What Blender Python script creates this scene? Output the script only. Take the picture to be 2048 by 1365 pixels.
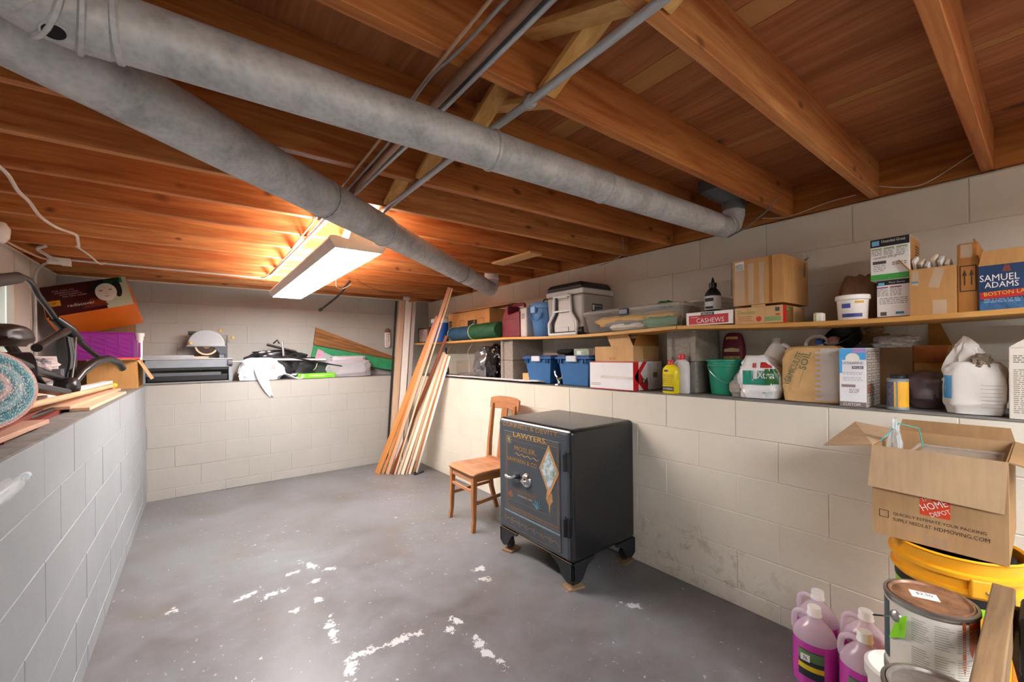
import bpy, bmesh, math, random
from mathutils import Vector as V, Matrix, noise, Euler
for o in list(bpy.data.objects): bpy.data.objects.remove(o)
S = bpy.context.scene
C = S.collection
R = math.radians
random.seed(7)
# ------------------------------------------------------------------ camera
cd = bpy.data.cameras.new('camera'); cam = bpy.data.objects.new('camera', cd); C.objects.link(cam)
YAW, ROLL = R(37.51), R(-.662)
fw = V((math.sin(YAW), math.cos(YAW), 0)); rt = V((math.cos(YAW), -math.sin(YAW), 0)); up = V((0, 0, 1))
r2 = rt*math.cos(ROLL)+up*math.sin(ROLL); u2 = up*math.cos(ROLL)-rt*math.sin(ROLL)
m = Matrix((r2, u2, -fw)).transposed().to_4x4(); m.translation = (0, 0, 1.365)
cam.matrix_world = m
cd.sensor_fit = 'HORIZONTAL'; cd.sensor_width = 36; cd.lens = 822.5/2048*36
cd.shift_y = 26/2048; cd.clip_start = .02
S.camera = cam
# ------------------------------------------------------------------ world, exposure
w = bpy.data.worlds.new('world'); S.world = w; w.use_nodes = True
bg = w.node_tree.nodes['Background']; bg.inputs[0].default_value = (.82, .90, 1, 1); bg.inputs[1].default_value = 3.0
S.view_settings.view_transform = 'Standard'; S.view_settings.look = 'None'
S.view_settings.gamma = 1; S.view_settings.use_curve_mapping = False
S.view_settings.exposure = 0.68
LAMP = 41.0        # emission of the fluorescent diffusers
LAMP_UP = 62.0     # light leaving the open top of the fixtures
REAR_FILL = .95         # two unseen fixtures added behind the camera as fill, slightly weaker
try:
    S.cycles.max_bounces = 10; S.cycles.diffuse_bounces = 6; S.cycles.transparent_max_bounces = 12
    S.cycles.caustics_reflective = False; S.cycles.caustics_refractive = False
except Exception: pass
# ------------------------------------------------------------------ materials
MATS = {}
def nd(nt, t, **k):
    n = nt.nodes.new(t)
    for a, b in k.items(): setattr(n, a, b)
    return n
def base(name, rough, metal=0, spec=.5):
    m = bpy.data.materials.new(name); m.use_nodes = True; nt = m.node_tree
    b = nt.nodes['Principled BSDF']; b.inputs['Roughness'].default_value = rough
    b.inputs['Metallic'].default_value = metal; b.inputs['Specular IOR Level'].default_value = spec
    return m, nt, b
def coords(nt, scale=(1, 1, 1), rnd=True):
    tc = nd(nt, 'ShaderNodeTexCoord'); mp = nd(nt, 'ShaderNodeMapping'); mp.inputs['Scale'].default_value = scale
    if rnd:
        oi = nd(nt, 'ShaderNodeObjectInfo'); ad = nd(nt, 'ShaderNodeVectorMath', operation='MULTIPLY_ADD')
        nt.links.new(oi.outputs['Random'], ad.inputs[0]); ad.inputs[1].default_value = (31, 17, 23)
        nt.links.new(tc.outputs['Object'], ad.inputs[2]); nt.links.new(ad.outputs[0], mp.inputs['Vector'])
    else: nt.links.new(tc.outputs['Object'], mp.inputs['Vector'])
    return mp.outputs[0]
def noi(nt, vec, scale, detail=4, rough=.6, dist=0):
    n = nd(nt, 'ShaderNodeTexNoise'); n.inputs['Scale'].default_value = scale; n.inputs['Detail'].default_value = detail
    n.inputs['Roughness'].default_value = rough; n.inputs['Distortion'].default_value = dist
    nt.links.new(vec, n.inputs['Vector']); return n.outputs['Fac']
def rmp(nt, fac, stops):
    r = nd(nt, 'ShaderNodeValToRGB'); e = r.color_ramp.elements
    while len(e) < len(stops): e.new(.5)
    for i, (p, c) in enumerate(stops):
        e[i].position = p; e[i].color = (*c, 1) if len(c) == 3 else c
    nt.links.new(fac, r.inputs[0]); return r.outputs[0]
def mixc(nt, fac, a, b, mode='MIX'):
    n = nd(nt, 'ShaderNodeMix', data_type='RGBA', blend_type=mode)
    for i, s in ((0, fac), (6, a), (7, b)):
        if isinstance(s, (int, float)): n.inputs[i].default_value = s
        elif isinstance(s, tuple): n.inputs[i].default_value = (*s, 1)
        else: nt.links.new(s, n.inputs[i])
    return n.outputs[2]
def mth(nt, op, a, b=0, c=None):
    n = nd(nt, 'ShaderNodeMath', operation=op)
    for i, s in enumerate((a, b, c)):
        if s is None: continue
        if isinstance(s, (int, float)): n.inputs[i].default_value = s
        else: nt.links.new(s, n.inputs[i])
    return n.outputs[0]
def bump(nt, b, h, strength=.3, dist=.002):
    n = nd(nt, 'ShaderNodeBump'); n.inputs['Strength'].default_value = strength; n.inputs['Distance'].default_value = dist
    nt.links.new(h, n.inputs['Height']); nt.links.new(n.outputs[0], b.inputs['Normal'])
def lin(h):
    if isinstance(h, str):
        h = h.lstrip('#'); c = [int(h[i:i+2], 16)/255 for i in (0, 2, 4)]
        return tuple((x/12.92 if x <= .04045 else ((x+.055)/1.055)**2.4) for x in c)
    return h
def P(col, rough=.6, metal=0, var=.10, scale=9, bmp=0, bs=90, spec=.5, trans=0, alpha=1, coat=0):
    """plain painted / plastic / metal surface with slight tonal variation"""
    key = (col, rough, metal, var, scale, bmp, bs, spec, trans, alpha, coat)
    if key in MATS: return MATS[key]
    c = lin(col); m, nt, b = base('surface_%d' % len(MATS), rough, metal, spec)
    v = coords(nt)
    f = noi(nt, v, scale)
    lo = tuple(x*(1-var) for x in c); hi = tuple(min(1, x*(1+var)) for x in c)
    nt.links.new(rmp(nt, f, [(.3, lo), (.7, hi)]), b.inputs['Base Color'])
    if bmp: bump(nt, b, noi(nt, v, bs, 3), bmp, .003)
    b.inputs['Transmission Weight'].default_value = trans; b.inputs['Alpha'].default_value = alpha
    b.inputs['Coat Weight'].default_value = coat
    MATS[key] = m; return m
def WOOD(c1, c2, axis=0, rough=.55, fine=40, knots=0, bmp=.12, knotcol='4a2410', wide=5.0):
    """grain runs along the object's own axis"""
    key = ('w', c1, c2, axis, rough, fine, knots, wide)
    if key in MATS: return MATS[key]
    m, nt, b = base('wood_%d' % len(MATS), rough, 0, .35)
    sc = [1, 1, 1]; sc[axis] = .06; v = coords(nt, tuple(sc))
    n1 = noi(nt, v, fine, 5, .65, .6); n2 = noi(nt, v, wide, 3, .5, .8)
    f = mth(nt, 'ADD', mth(nt, 'MULTIPLY', n1, .55), mth(nt, 'MULTIPLY', n2, .45))
    col = rmp(nt, f, [(.36, lin(c1)), (.5, tuple((x+y)/2 for x, y in zip(lin(c1), lin(c2)))), (.62, lin(c2))])
    if knots:
        s2 = [2.6, 2.6, 2.6]; s2[axis] = 1.3; vo = nd(nt, 'ShaderNodeTexVoronoi')
        vo.inputs['Scale'].default_value = knots; vk = coords(nt, tuple(s2))
        wv = nd(nt, 'ShaderNodeVectorMath', operation='MULTIPLY_ADD')
        nz = nd(nt, 'ShaderNodeTexNoise'); nz.inputs['Scale'].default_value = 4; nt.links.new(vk, nz.inputs['Vector'])
        nt.links.new(nz.outputs['Color'], wv.inputs[0]); wv.inputs[1].default_value = (.12, .12, .12); nt.links.new(vk, wv.inputs[2])
        nt.links.new(wv.outputs[0], vo.inputs['Vector'])
        km = rmp(nt, vo.outputs['Distance'], [(.05, (1, 1, 1)), (.17, (0, 0, 0))])
        col = mixc(nt, mth(nt, 'MULTIPLY', km, .75), col, lin(knotcol))
    nt.links.new(col, b.inputs['Base Color']); bump(nt, b, n1, bmp, .002)
    MATS[key] = m; return m
def CARD(c='b98a58', dirt=.1):
    key = ('c', c)
    if key in MATS: return MATS[key]
    m, nt, b = base('cardboard_%d' % len(MATS), .85, 0, .15)
    v = coords(nt, (1, 1, .08)); f = noi(nt, v, 60, 2); f2 = noi(nt, coords(nt), 5, 4)
    c0 = lin(c); lo = tuple(x*.86 for x in c0); hi = tuple(min(1, x*1.1) for x in c0)
    col = rmp(nt, mth(nt, 'ADD', mth(nt, 'MULTIPLY', f, .4), mth(nt, 'MULTIPLY', f2, .6)), [(.35, lo), (.65, hi)])
    nt.links.new(col, b.inputs['Base Color']); bump(nt, b, f, .1, .001); MATS[key] = m; return m
def GALV():
    if 'galv' in MATS: return MATS['galv']
    m, nt, b = base('galvanised_steel', .42, .2, .5)
    v = coords(nt, (1, 1, 1)); f = noi(nt, v, 7, 6, .7, .4)
    vo = nd(nt, 'ShaderNodeTexVoronoi'); vo.inputs['Scale'].default_value = 70; nt.links.new(v, vo.inputs['Vector'])
    f2 = mth(nt, 'ADD', mth(nt, 'MULTIPLY', f, .8), mth(nt, 'MULTIPLY', vo.outputs['Distance'], .12))
    nt.links.new(rmp(nt, f2, [(.32, lin('9da0a2')), (.5, lin('c0c2c4')), (.72, lin('dcddde'))]), b.inputs['Base Color'])
    nt.links.new(rmp(nt, f, [(.3, (.38,)*3), (.7, (.6,)*3)]), b.inputs['Roughness'])
    MATS['galv'] = m; return m
def PAINT_WALL(c, dirt=.35, name='painted_block', scuff=None):
    key = ('pw', c, dirt)
    if key in MATS: return MATS[key]
    m, nt, b = base(name, .62, 0, .35)
    tc = nd(nt, 'ShaderNodeNewGeometry'); v = tc.outputs['Position']
    big = noi(nt, v, 1.7, 4); fine = noi(nt, v, 130, 3, .6); mid = noi(nt, v, 24, 5, .7)
    c0 = lin(c)
    col = rmp(nt, big, [(.3, tuple(x*.93 for x in c0)), (.7, tuple(min(1, x*1.04) for x in c0))])
    spots = rmp(nt, noi(nt, v, 17, 6, .75), [(.66, (0,)*3), (.74, (1,)*3)])
    col = mixc(nt, mth(nt, 'MULTIPLY', spots, dirt), col, tuple(x*.62 for x in c0))
    if scuff:
        mp = nd(nt, 'ShaderNodeMapping', vector_type='TEXTURE'); mp.inputs['Location'].default_value = scuff[0]; mp.inputs['Scale'].default_value = scuff[1]; nt.links.new(v, mp.inputs['Vector'])
        ln = nd(nt, 'ShaderNodeVectorMath', operation='LENGTH'); nt.links.new(mp.outputs[0], ln.inputs[0])
        zone = rmp(nt, ln.outputs['Value'], [(.5, (1,)*3), (1, (0,)*3)]); sn = rmp(nt, noi(nt, v, 9, 7, .75, .6), [(.52, (0,)*3), (.66, (1,)*3)])
        col = mixc(nt, mth(nt, 'MULTIPLY', mth(nt, 'MULTIPLY', zone, sn), .55), col, lin('8a6c48'))
    nt.links.new(col, b.inputs['Base Color'])
    bump(nt, b, mth(nt, 'ADD', mth(nt, 'MULTIPLY', fine, .5), mid), .32, .004)
    MATS[key] = m; return m
def GLASSY(col, rough=.15, alpha=.45):
    key = ('gl', col, rough, alpha)
    if key in MATS: return MATS[key]
    m, nt, b = base('clear_plastic_%d' % len(MATS), rough, 0, .5)
    b.inputs['Base Color'].default_value = (*lin(col), 1); b.inputs['Alpha'].default_value = alpha
    v = coords(nt); bump(nt, b, noi(nt, v, 14, 3), .15, .01)
    MATS[key] = m; return m
def EMIT(col, s):
    m = bpy.data.materials.new('lit_diffuser'); m.use_nodes = True; nt = m.node_tree; nt.nodes.clear()
    e = nd(nt, 'ShaderNodeEmission'); e.inputs[0].default_value = (*col, 1); e.inputs[1].default_value = s
    o = nd(nt, 'ShaderNodeOutputMaterial'); nt.links.new(e.outputs[0], o.inputs[0]); return m
# ------------------------------------------------------------------ mesh helpers
class G:
    def __init__(s): s.v = []; s.f = []
    def add(s, vs, fs):
        n = len(s.v); s.v += [tuple(p) for p in vs]; s.f += [tuple(i+n for i in f) for f in fs]; return s
    def box(s, x0, x1, y0, y1, z0, z1):
        return s.add([(x, y, z) for x in (x0, x1) for y in (y0, y1) for z in (z0, z1)],
                     [(0, 1, 3, 2), (4, 6, 7, 5), (0, 4, 5, 1), (2, 3, 7, 6), (0, 2, 6, 4), (1, 5, 7, 3)])
    def obb(s, c, a, b, d):
        c, a, b, d = V(c), V(a), V(b), V(d)
        return s.add([c+i*a+j*b+k*d for i in (-1, 1) for j in (-1, 1) for k in (-1, 1)],
                     [(0, 1, 3, 2), (4, 6, 7, 5), (0, 4, 5, 1), (2, 3, 7, 6), (0, 2, 6, 4), (1, 5, 7, 3)])
    def bar(s, p0, p1, w, h, ref=(0, 0, 1)):
        p0, p1 = V(p0), V(p1); d = (p1-p0); l = d.length; d.normalize(); r = V(ref)
        a = d.cross(r)
        if a.length < 1e-4: a = d.cross(V((1, 0, 0)))
        a.normalize(); b = a.cross(d)
        return s.obb((p0+p1)/2, d*l/2, a*w/2, b*h/2)
    def tube(s, pts, r, n=10, caps=True):
        pts = [V(p) for p in pts]; rs = r if isinstance(r, (list, tuple)) else [r]*len(pts)
        t = [(pts[min(i+1, len(pts)-1)]-pts[max(i-1, 0)]).normalized() for i in range(len(pts))]
        a = t[0].cross(V((0, 0, 1)))
        if a.length < .05: a = t[0].cross(V((1, 0, 0)))
        a.normalize(); vs = []
        for i, p in enumerate(pts):
            a = (a-t[i]*a.dot(t[i])).normalized(); b = t[i].cross(a)
            vs += [p+(a*math.cos(k*2*math.pi/n)+b*math.sin(k*2*math.pi/n))*rs[i] for k in range(n)]
        fs = [(i*n+k, i*n+(k+1) % n, (i+1)*n+(k+1) % n, (i+1)*n+k) for i in range(len(pts)-1) for k in range(n)]
        if caps: fs += [tuple(range(n-1, -1, -1)), tuple((len(pts)-1)*n+k for k in range(n))]
        return s.add(vs, fs)
    def cyl(s, p0, p1, r0, r1=None, n=20, caps=True): return s.tube([p0, p1], [r0, r0 if r1 is None else r1], n, caps)
    def lathe(s, prof, n=28, c=(0, 0, 0), sx=1, sy=1):
        c = V(c); vs = [(c.x+r*math.cos(k*2*math.pi/n)*sx, c.y+r*math.sin(k*2*math.pi/n)*sy, c.z+z) for r, z in prof for k in range(n)]
        fs = [(i*n+k, i*n+(k+1) % n, (i+1)*n+(k+1) % n, (i+1)*n+k) for i in range(len(prof)-1) for k in range(n)]
        if prof[0][0] > 0: fs.append(tuple(range(n-1, -1, -1)))
        if prof[-1][0] > 0: fs.append(tuple((len(prof)-1)*n+k for k in range(n)))
        return s.add(vs, fs)
    def prism(s, poly, o, u, v, w):
        o, u, v, w = V(o), V(u), V(v), V(w); n = len(poly)
        vs = [o+u*a+v*b for a, b in poly]+[o+u*a+v*b+w for a, b in poly]
        return s.add(vs, [tuple(range(n-1, -1, -1)), tuple(range(n, 2*n))]+[(i, (i+1) % n, n+(i+1) % n, n+i) for i in range(n)])
    def grid(s, fn, nu, nv, thick=0):
        vs = [V(fn(i/nu, j/nv)) for i in range(nu+1) for j in range(nv+1)]
        q = [(i*(nv+1)+j, (i+1)*(nv+1)+j, (i+1)*(nv+1)+j+1, i*(nv+1)+j+1) for i in range(nu) for j in range(nv)]
        return s.add(vs, q)
    def mesh(s, name):
        me = bpy.data.meshes.new(name); me.from_pydata(s.v, [], s.f)
        bm = bmesh.new(); bm.from_mesh(me); bmesh.ops.recalc_face_normals(bm, faces=bm.faces); bm.to_mesh(me); bm.free()
        return me
    def obj(s, name, mat, parent=None, smooth=False, bevel=0, seg=2, loc=None, solid=0, ang=40):
        me = s.mesh(name)
        if smooth:
            me.polygons.foreach_set('use_smooth', [True]*len(me.polygons)); me.set_sharp_from_angle(angle=R(ang))
        return link(name, me, mat, parent, bevel, seg, loc, solid)
def link(name, me, mat, parent=None, bevel=0, seg=2, loc=None, solid=0):
    o = bpy.data.objects.new(name, me); C.objects.link(o)
    if mat is not None and not me.materials: me.materials.append(mat)
    if parent is not None: o.parent = parent
    if loc is not None: o.location = loc
    if solid:
        md = o.modifiers.new('solid', 'SOLIDIFY'); md.thickness = solid; md.offset = 0
    if bevel:
        md = o.modifiers.new('bevel', 'BEVEL'); md.width = bevel; md.segments = seg; md.limit_method = 'ANGLE'; md.angle_limit = R(35)
    return o
def tag(o, label, cat, group=None):
    o['label'] = label; o['category'] = cat
    if group: o['group'] = group
    return o
def thing(name, label, cat, loc=(0, 0, 0), rz=0, group=None):
    o = bpy.data.objects.new(name, None); C.objects.link(o); o.empty_display_size = .05
    o.location = loc; o.rotation_euler = (0, 0, rz); return tag(o, label, cat, group)
def struct(o): o['kind'] = 'structure'; return o
FR = ((0, -1, 0), (0, 0, 1)); SD = ((1, 0, 0), (0, 0, 1)); TP = ((0, -1, 0), (1, 0, 0)); LF = ((1, 0, 0), (0, 0, 1))
def txt(parent, s, c, w, h, mat, face=FR, rot=0, name='lettering', off=.0012, shear=0):
    """flat lettering fitted into a w x h field centred at c on a face given by (right, up)"""
    cu = bpy.data.curves.new('t', 'FONT'); cu.body = s; cu.resolution_u = 2; cu.fill_mode = 'FRONT'; cu.shear = shear
    to = bpy.data.objects.new('t', cu); me = bpy.data.meshes.new_from_object(to); bpy.data.objects.remove(to); bpy.data.curves.remove(cu)
    xs = [v.co.x for v in me.vertices]; ys = [v.co.y for v in me.vertices]
    if not xs: return None
    u, v = V(face[0]), V(face[1]); n = u.cross(v)
    if rot: q = Matrix.Rotation(rot, 3, n); u, v = q@u, q@v
    x0, x1, y0, y1 = min(xs), max(xs), min(ys), max(ys); c = V(c)
    for p in me.vertices:
        a = (p.co.x-(x0+x1)/2)/max(1e-6, x1-x0)*w; b = (p.co.y-(y0+y1)/2)/max(1e-6, y1-y0)*h
        p.co = c+u*a+v*b+n*off
    me.materials.clear()
    return link(name, me, mat, host(parent))
def patch(parent, c, w, h, mat, face=FR, rot=0, name='label', t=.0008, poly=None):
    """thin printed or stuck-on patch"""
    u, v = V(face[0]), V(face[1]); n = u.cross(v)
    if rot: q = Matrix.Rotation(rot, 3, n); u, v = q@u, q@v
    poly = poly or [(-.5, -.5), (.5, -.5), (.5, .5), (-.5, .5)]
    return G().prism([(a*w, b*h) for a, b in poly], V(c)-n*.0004, u, v, n*t).obj(name, mat, host(parent))
def host(p):
    if p is not None and p.type == 'EMPTY':
        for c in p.children:
            if c.name.split('.')[0] in ('carton_body', 'front_panel', 'can_body', 'bottle_body', 'tub', 'tube', 'sack', 'bag', 'picture_panel') and c.location.length < 1e-6: return c
    return p
def circ(n=20, a0=0, a1=2*math.pi): return [(.5*math.cos(a0+(a1-a0)*k/n), .5*math.sin(a0+(a1-a0)*k/n)) for k in range(n)]
def lines(parent, c, w, h, n, mat, face=FR, seed=1, name='fine_print'):
    """a block of small print too fine to read"""
    rr = random.Random(seed); g = G(); u, v = V(face[0]), V(face[1]); nn = u.cross(v); c = V(c)
    for i in range(n):
        b = h/2-h*(i+.5)/n; x = -w/2
        while x < w/2-.004:
            l = min(rr.uniform(.004, .016), w/2-x)
            g.prism([(x, b-h/n*.22), (x+l, b-h/n*.22), (x+l, b+h/n*.22), (x, b+h/n*.22)], c-nn*.0002, u, v, nn*.0008); x += l+.003
    o = g.obj(name, mat, host(parent)); o['kind'] = 'stuff'; return o
def blob(dims, seed, amp=.12, freq=3.0, crease=.5, flat=True, sq=.75, pinch=0, nu=40, nv=26, top=None):
    """crumpled bag-like closed surface standing on z=0, dims = full width x, y, z"""
    g = G(); a, b, c = dims[0]/2, dims[1]/2, dims[2]/2; so = V((seed*3.7, seed*1.9, seed*5.3)); vs = []
    def sp(x, e): return math.copysign(abs(x)**e, x)
    for j in range(nv+1):
        ph = -math.pi/2+math.pi*j/nv
        for i in range(nu):
            th = 2*math.pi*i/nu; d = V((sp(math.cos(ph), sq)*sp(math.cos(th), sq), sp(math.cos(ph), sq)*sp(math.sin(th), sq), sp(math.sin(ph), sq)))
            q = V((math.cos(ph)*math.cos(th), math.cos(ph)*math.sin(th), math.sin(ph)))
            n1 = noise.noise(q*freq+so); n2 = abs(noise.noise(q*freq*2.3+so*2)); n3 = abs(noise.noise(q*freq*5+so*3))
            k = 1+amp*(n1*1.2-crease*n2*1.6-crease*n3*.8)
            p = V((d.x*a*k, d.y*b*k, d.z*c*(1+amp*.5*n1)))
            t = (p.z+c)/(2*c)
            if pinch: f = 1-pinch*max(0, t-.45)/.55; p.x *= f; p.y *= f
            if top: p.x += top[0]*max(0, t)**2; p.y += top[1]*max(0, t)**2
            p.z += c
            if flat and p.z < dims[2]*.12: p.z = p.z*.12
            vs.append(p)
    fs = [(j*nu+i, j*nu+(i+1) % nu, (j+1)*nu+(i+1) % nu, (j+1)*nu+i) for j in range(nv) for i in range(nu)]
    z0 = min(p.z for p in vs)
    return g.add([V((p.x, p.y, max(0, p.z-z0*0))) for p in vs], fs)
def arc(c, r, a0, a1, n, u=(1, 0, 0), v=(0, 0, 1)):
    c, u, v = V(c), V(u), V(v); return [c+u*r*math.cos(a0+(a1-a0)*k/n)+v*r*math.sin(a0+(a1-a0)*k/n) for k in range(n+1)]
def smooth_path(pts, n=6):
    pts = [V(p) for p in pts]; out = []
    for i in range(len(pts)-1):
        p0, p1, p2, p3 = pts[max(i-1, 0)], pts[i], pts[i+1], pts[min(i+2, len(pts)-1)]
        for k in range(n):
            t = k/n; out.append(.5*((2*p1)+(p2-p0)*t+(2*p0-5*p1+4*p2-p3)*t*t+(3*p1-p0-3*p2+p3)*t**3))
    return out+[pts[-1]]
FLAKES = [(0.221, 2.794, 0.069, 0.028, 0.41), (0.336, 2.724, 0.077, 0.028, 0.11), (0.477, 2.915, 0.038, 0.028, 0.24), (0.58, 2.931, 0.095, 0.028, -1.2), (0.669, 2.818, 0.03, 0.028, -0.12), (0.419, 2.464, 0.036, 0.028, -0.24), (0.539, 2.501, 0.03, 0.028, -0.39), (0.524, 2.19, 0.113, 0.028, -1.64), (0.594, 1.923, 0.081, 0.028, 0.07), (0.777, 1.9, 0.109, 0.028, -0.12), (0.525, 1.865, 0.087, 0.028, -1.79), (1.036, 1.854, 0.048, 0.028, -1.19), (1.046, 1.588, 0.113, 0.028, -1.57), (1.412, 2.21, 0.057, 0.028, -0.35), (1.378, 2.089, 0.046, 0.028, -0.79), (-0.118, 2.887, 0.03, 0.028, 0.0), (0.552, 2.716, 0.035, 0.028, 0.0), (0.994, 1.817, 0.032, 0.028, -0.25), (1.851, 1.372, 0.065, 0.028, -0.85)]
# ================================================================== SETTING
LZ = 1.11          # ledge height
JB = 2.135         # underside of joists
DK = 2.315         # underside of deck
M_R = PAINT_WALL('d6cfbf', .25, scuff=((2.28, 1.25, .18), (.3, .55, .25))); M_B = PAINT_WALL('aaa7a0', .25); M_L = PAINT_WALL('93979a', .5); M_LU = PAINT_WALL('c4c4be', .4)  # one wall paint
M_LEDGE = P('77736f', .9, 0, .25, 14, .5, 40)
def wallx(y): return 2.302-.0125*y
def wallu(y): return 2.725-.010*y
BLK = {}
def block_mesh(l, h, edge):
    key = (round(l, 3), round(h, 3), edge)
    if key in BLK: return BLK[key]
    g = G(); a, b, t, e, j = l/2, h/2, .0026, edge*.55, .0012
    g.add([(-a+j, 0, -b+j), (a-j, 0, -b+j), (a-j, 0, b-j), (-a+j, 0, b-j), (-a+j+e, t, -b+j+e), (a-j-e, t, -b+j+e), (a-j-e, t, b-j-e), (-a+j+e, t, b-j-e)],
          [(4, 5, 6, 7), (0, 1, 5, 4), (1, 2, 6, 5), (2, 3, 7, 6), (3, 0, 4, 7)])
    me = g.mesh('block'); BLK[key] = me; return me
def block_wall(name, p0, p1, z0, z1, ztop, mat, thick, off, s_from=0, s_to=99, cap=None, edge=.005):
    """p0->p1 along the face with the room on the left-hand side of that direction... normal = up x dir"""
    p0, p1 = V((*p0, 0)), V((*p1, 0)); d = (p1-p0); L = d.length; d.normalize(); n = V((0, 0, 1)).cross(d)
    g = G(); q = p0-n*.0026
    g.prism([(0, z0), (L, z0), (L, z1), (0, z1)], q, d, V((0, 0, 1)), -n*thick)
    wl = struct(g.obj(name, mat))
    rot = Matrix((d, n, V((0, 0, 1)))).transposed().to_euler()
    zt = ztop; k = 0
    while zt > z0+.03:
        zb = max(zt-.2032, z0); top = min(zt, z1)
        if top-zb > .03:
            j = off+(.2032 if k % 2 else 0); j -= math.ceil((j-0)/.4064)*.4064
            while j < L:
                a, b = max(j, 0, s_from), min(j+.4064, L, s_to)
                if b-a > .06:
                    me = block_mesh(b-a, top-zb, edge)
                    o = bpy.data.objects.new('block', me); C.objects.link(o); o.parent = wl
                    if not me.materials: me.materials.append(mat)
                    elif me.materials[0] != mat:
                        o.material_slots[0].link = 'OBJECT'; o.material_slots[0].material = mat
                    pp = q+d*((a+b)/2); o.location = (pp.x+random.uniform(-.0012, .0012)*abs(n.x), pp.y+random.uniform(-.0012, .0012)*abs(n.y), (top+zb)/2); o.rotation_euler = rot
                j += .4064
        zt -= .2032; k += 1
    if cap:
        h = G(); h.prism([(0, 0), (L, 0), (L, cap), (0, cap)], q+n*.006+V((0, 0, z1)), d, -n, V((0, 0, .006)))
        h.obj('ledge_cap', M_LEDGE, wl, bevel=.003)
    return wl
# room sides (direction chosen so that normal = up x direction points into the room)
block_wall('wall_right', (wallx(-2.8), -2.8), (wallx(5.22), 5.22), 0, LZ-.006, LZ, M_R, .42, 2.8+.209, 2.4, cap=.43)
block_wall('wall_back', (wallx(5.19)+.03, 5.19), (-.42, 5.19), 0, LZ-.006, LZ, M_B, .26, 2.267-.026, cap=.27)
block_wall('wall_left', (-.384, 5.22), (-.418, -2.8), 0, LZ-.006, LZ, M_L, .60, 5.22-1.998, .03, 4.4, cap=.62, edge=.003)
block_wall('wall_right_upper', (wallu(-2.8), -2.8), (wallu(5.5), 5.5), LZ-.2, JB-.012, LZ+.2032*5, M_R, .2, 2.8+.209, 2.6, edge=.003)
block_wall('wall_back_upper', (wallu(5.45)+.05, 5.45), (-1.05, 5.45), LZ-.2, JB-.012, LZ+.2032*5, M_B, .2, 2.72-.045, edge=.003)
# left upper wall with a basement window
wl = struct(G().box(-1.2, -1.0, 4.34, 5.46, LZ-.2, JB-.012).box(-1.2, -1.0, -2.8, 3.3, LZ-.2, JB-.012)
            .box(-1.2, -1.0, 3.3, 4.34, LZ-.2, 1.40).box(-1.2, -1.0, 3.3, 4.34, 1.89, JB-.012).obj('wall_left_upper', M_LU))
WHITE = P('e9e6df', .45, 0, .05); CREAM = P('c3bcae', .5, 0, .06)
wn = struct(G().box(-1.02, -.985, 4.30, 4.36, 1.36, 1.93).box(-1.02, -.985, 3.28, 3.34, 1.36, 1.93).box(-1.02, -.985, 3.28, 4.36, 1.36, 1.41)
            .box(-1.02, -.985, 3.28, 4.36, 1.88, 1.93).box(-1.04, -1.0, 3.80, 3.84, 1.40, 1.89).obj('window_1', CREAM, bevel=.003))
for y0, y1 in ((3.34, 3.80), (3.84, 4.30)):
    G().box(-1.03, -1.024, y0, y1, 1.40, 1.89).obj('pane', GLASSY('b9c4b4', .35, .55), wn)
for y, n in ((4.36, 'trim_1'), (4.70, 'trim_2')):
    struct(G().box(-1.0, -.992, y+.004, y+.016, LZ+.02, JB-.02).obj(n, CREAM))
struct(G().box(-1.3, 3.2, -3.0, -2.8, 0, DK+.03).obj('wall_rear', M_R))
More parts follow.
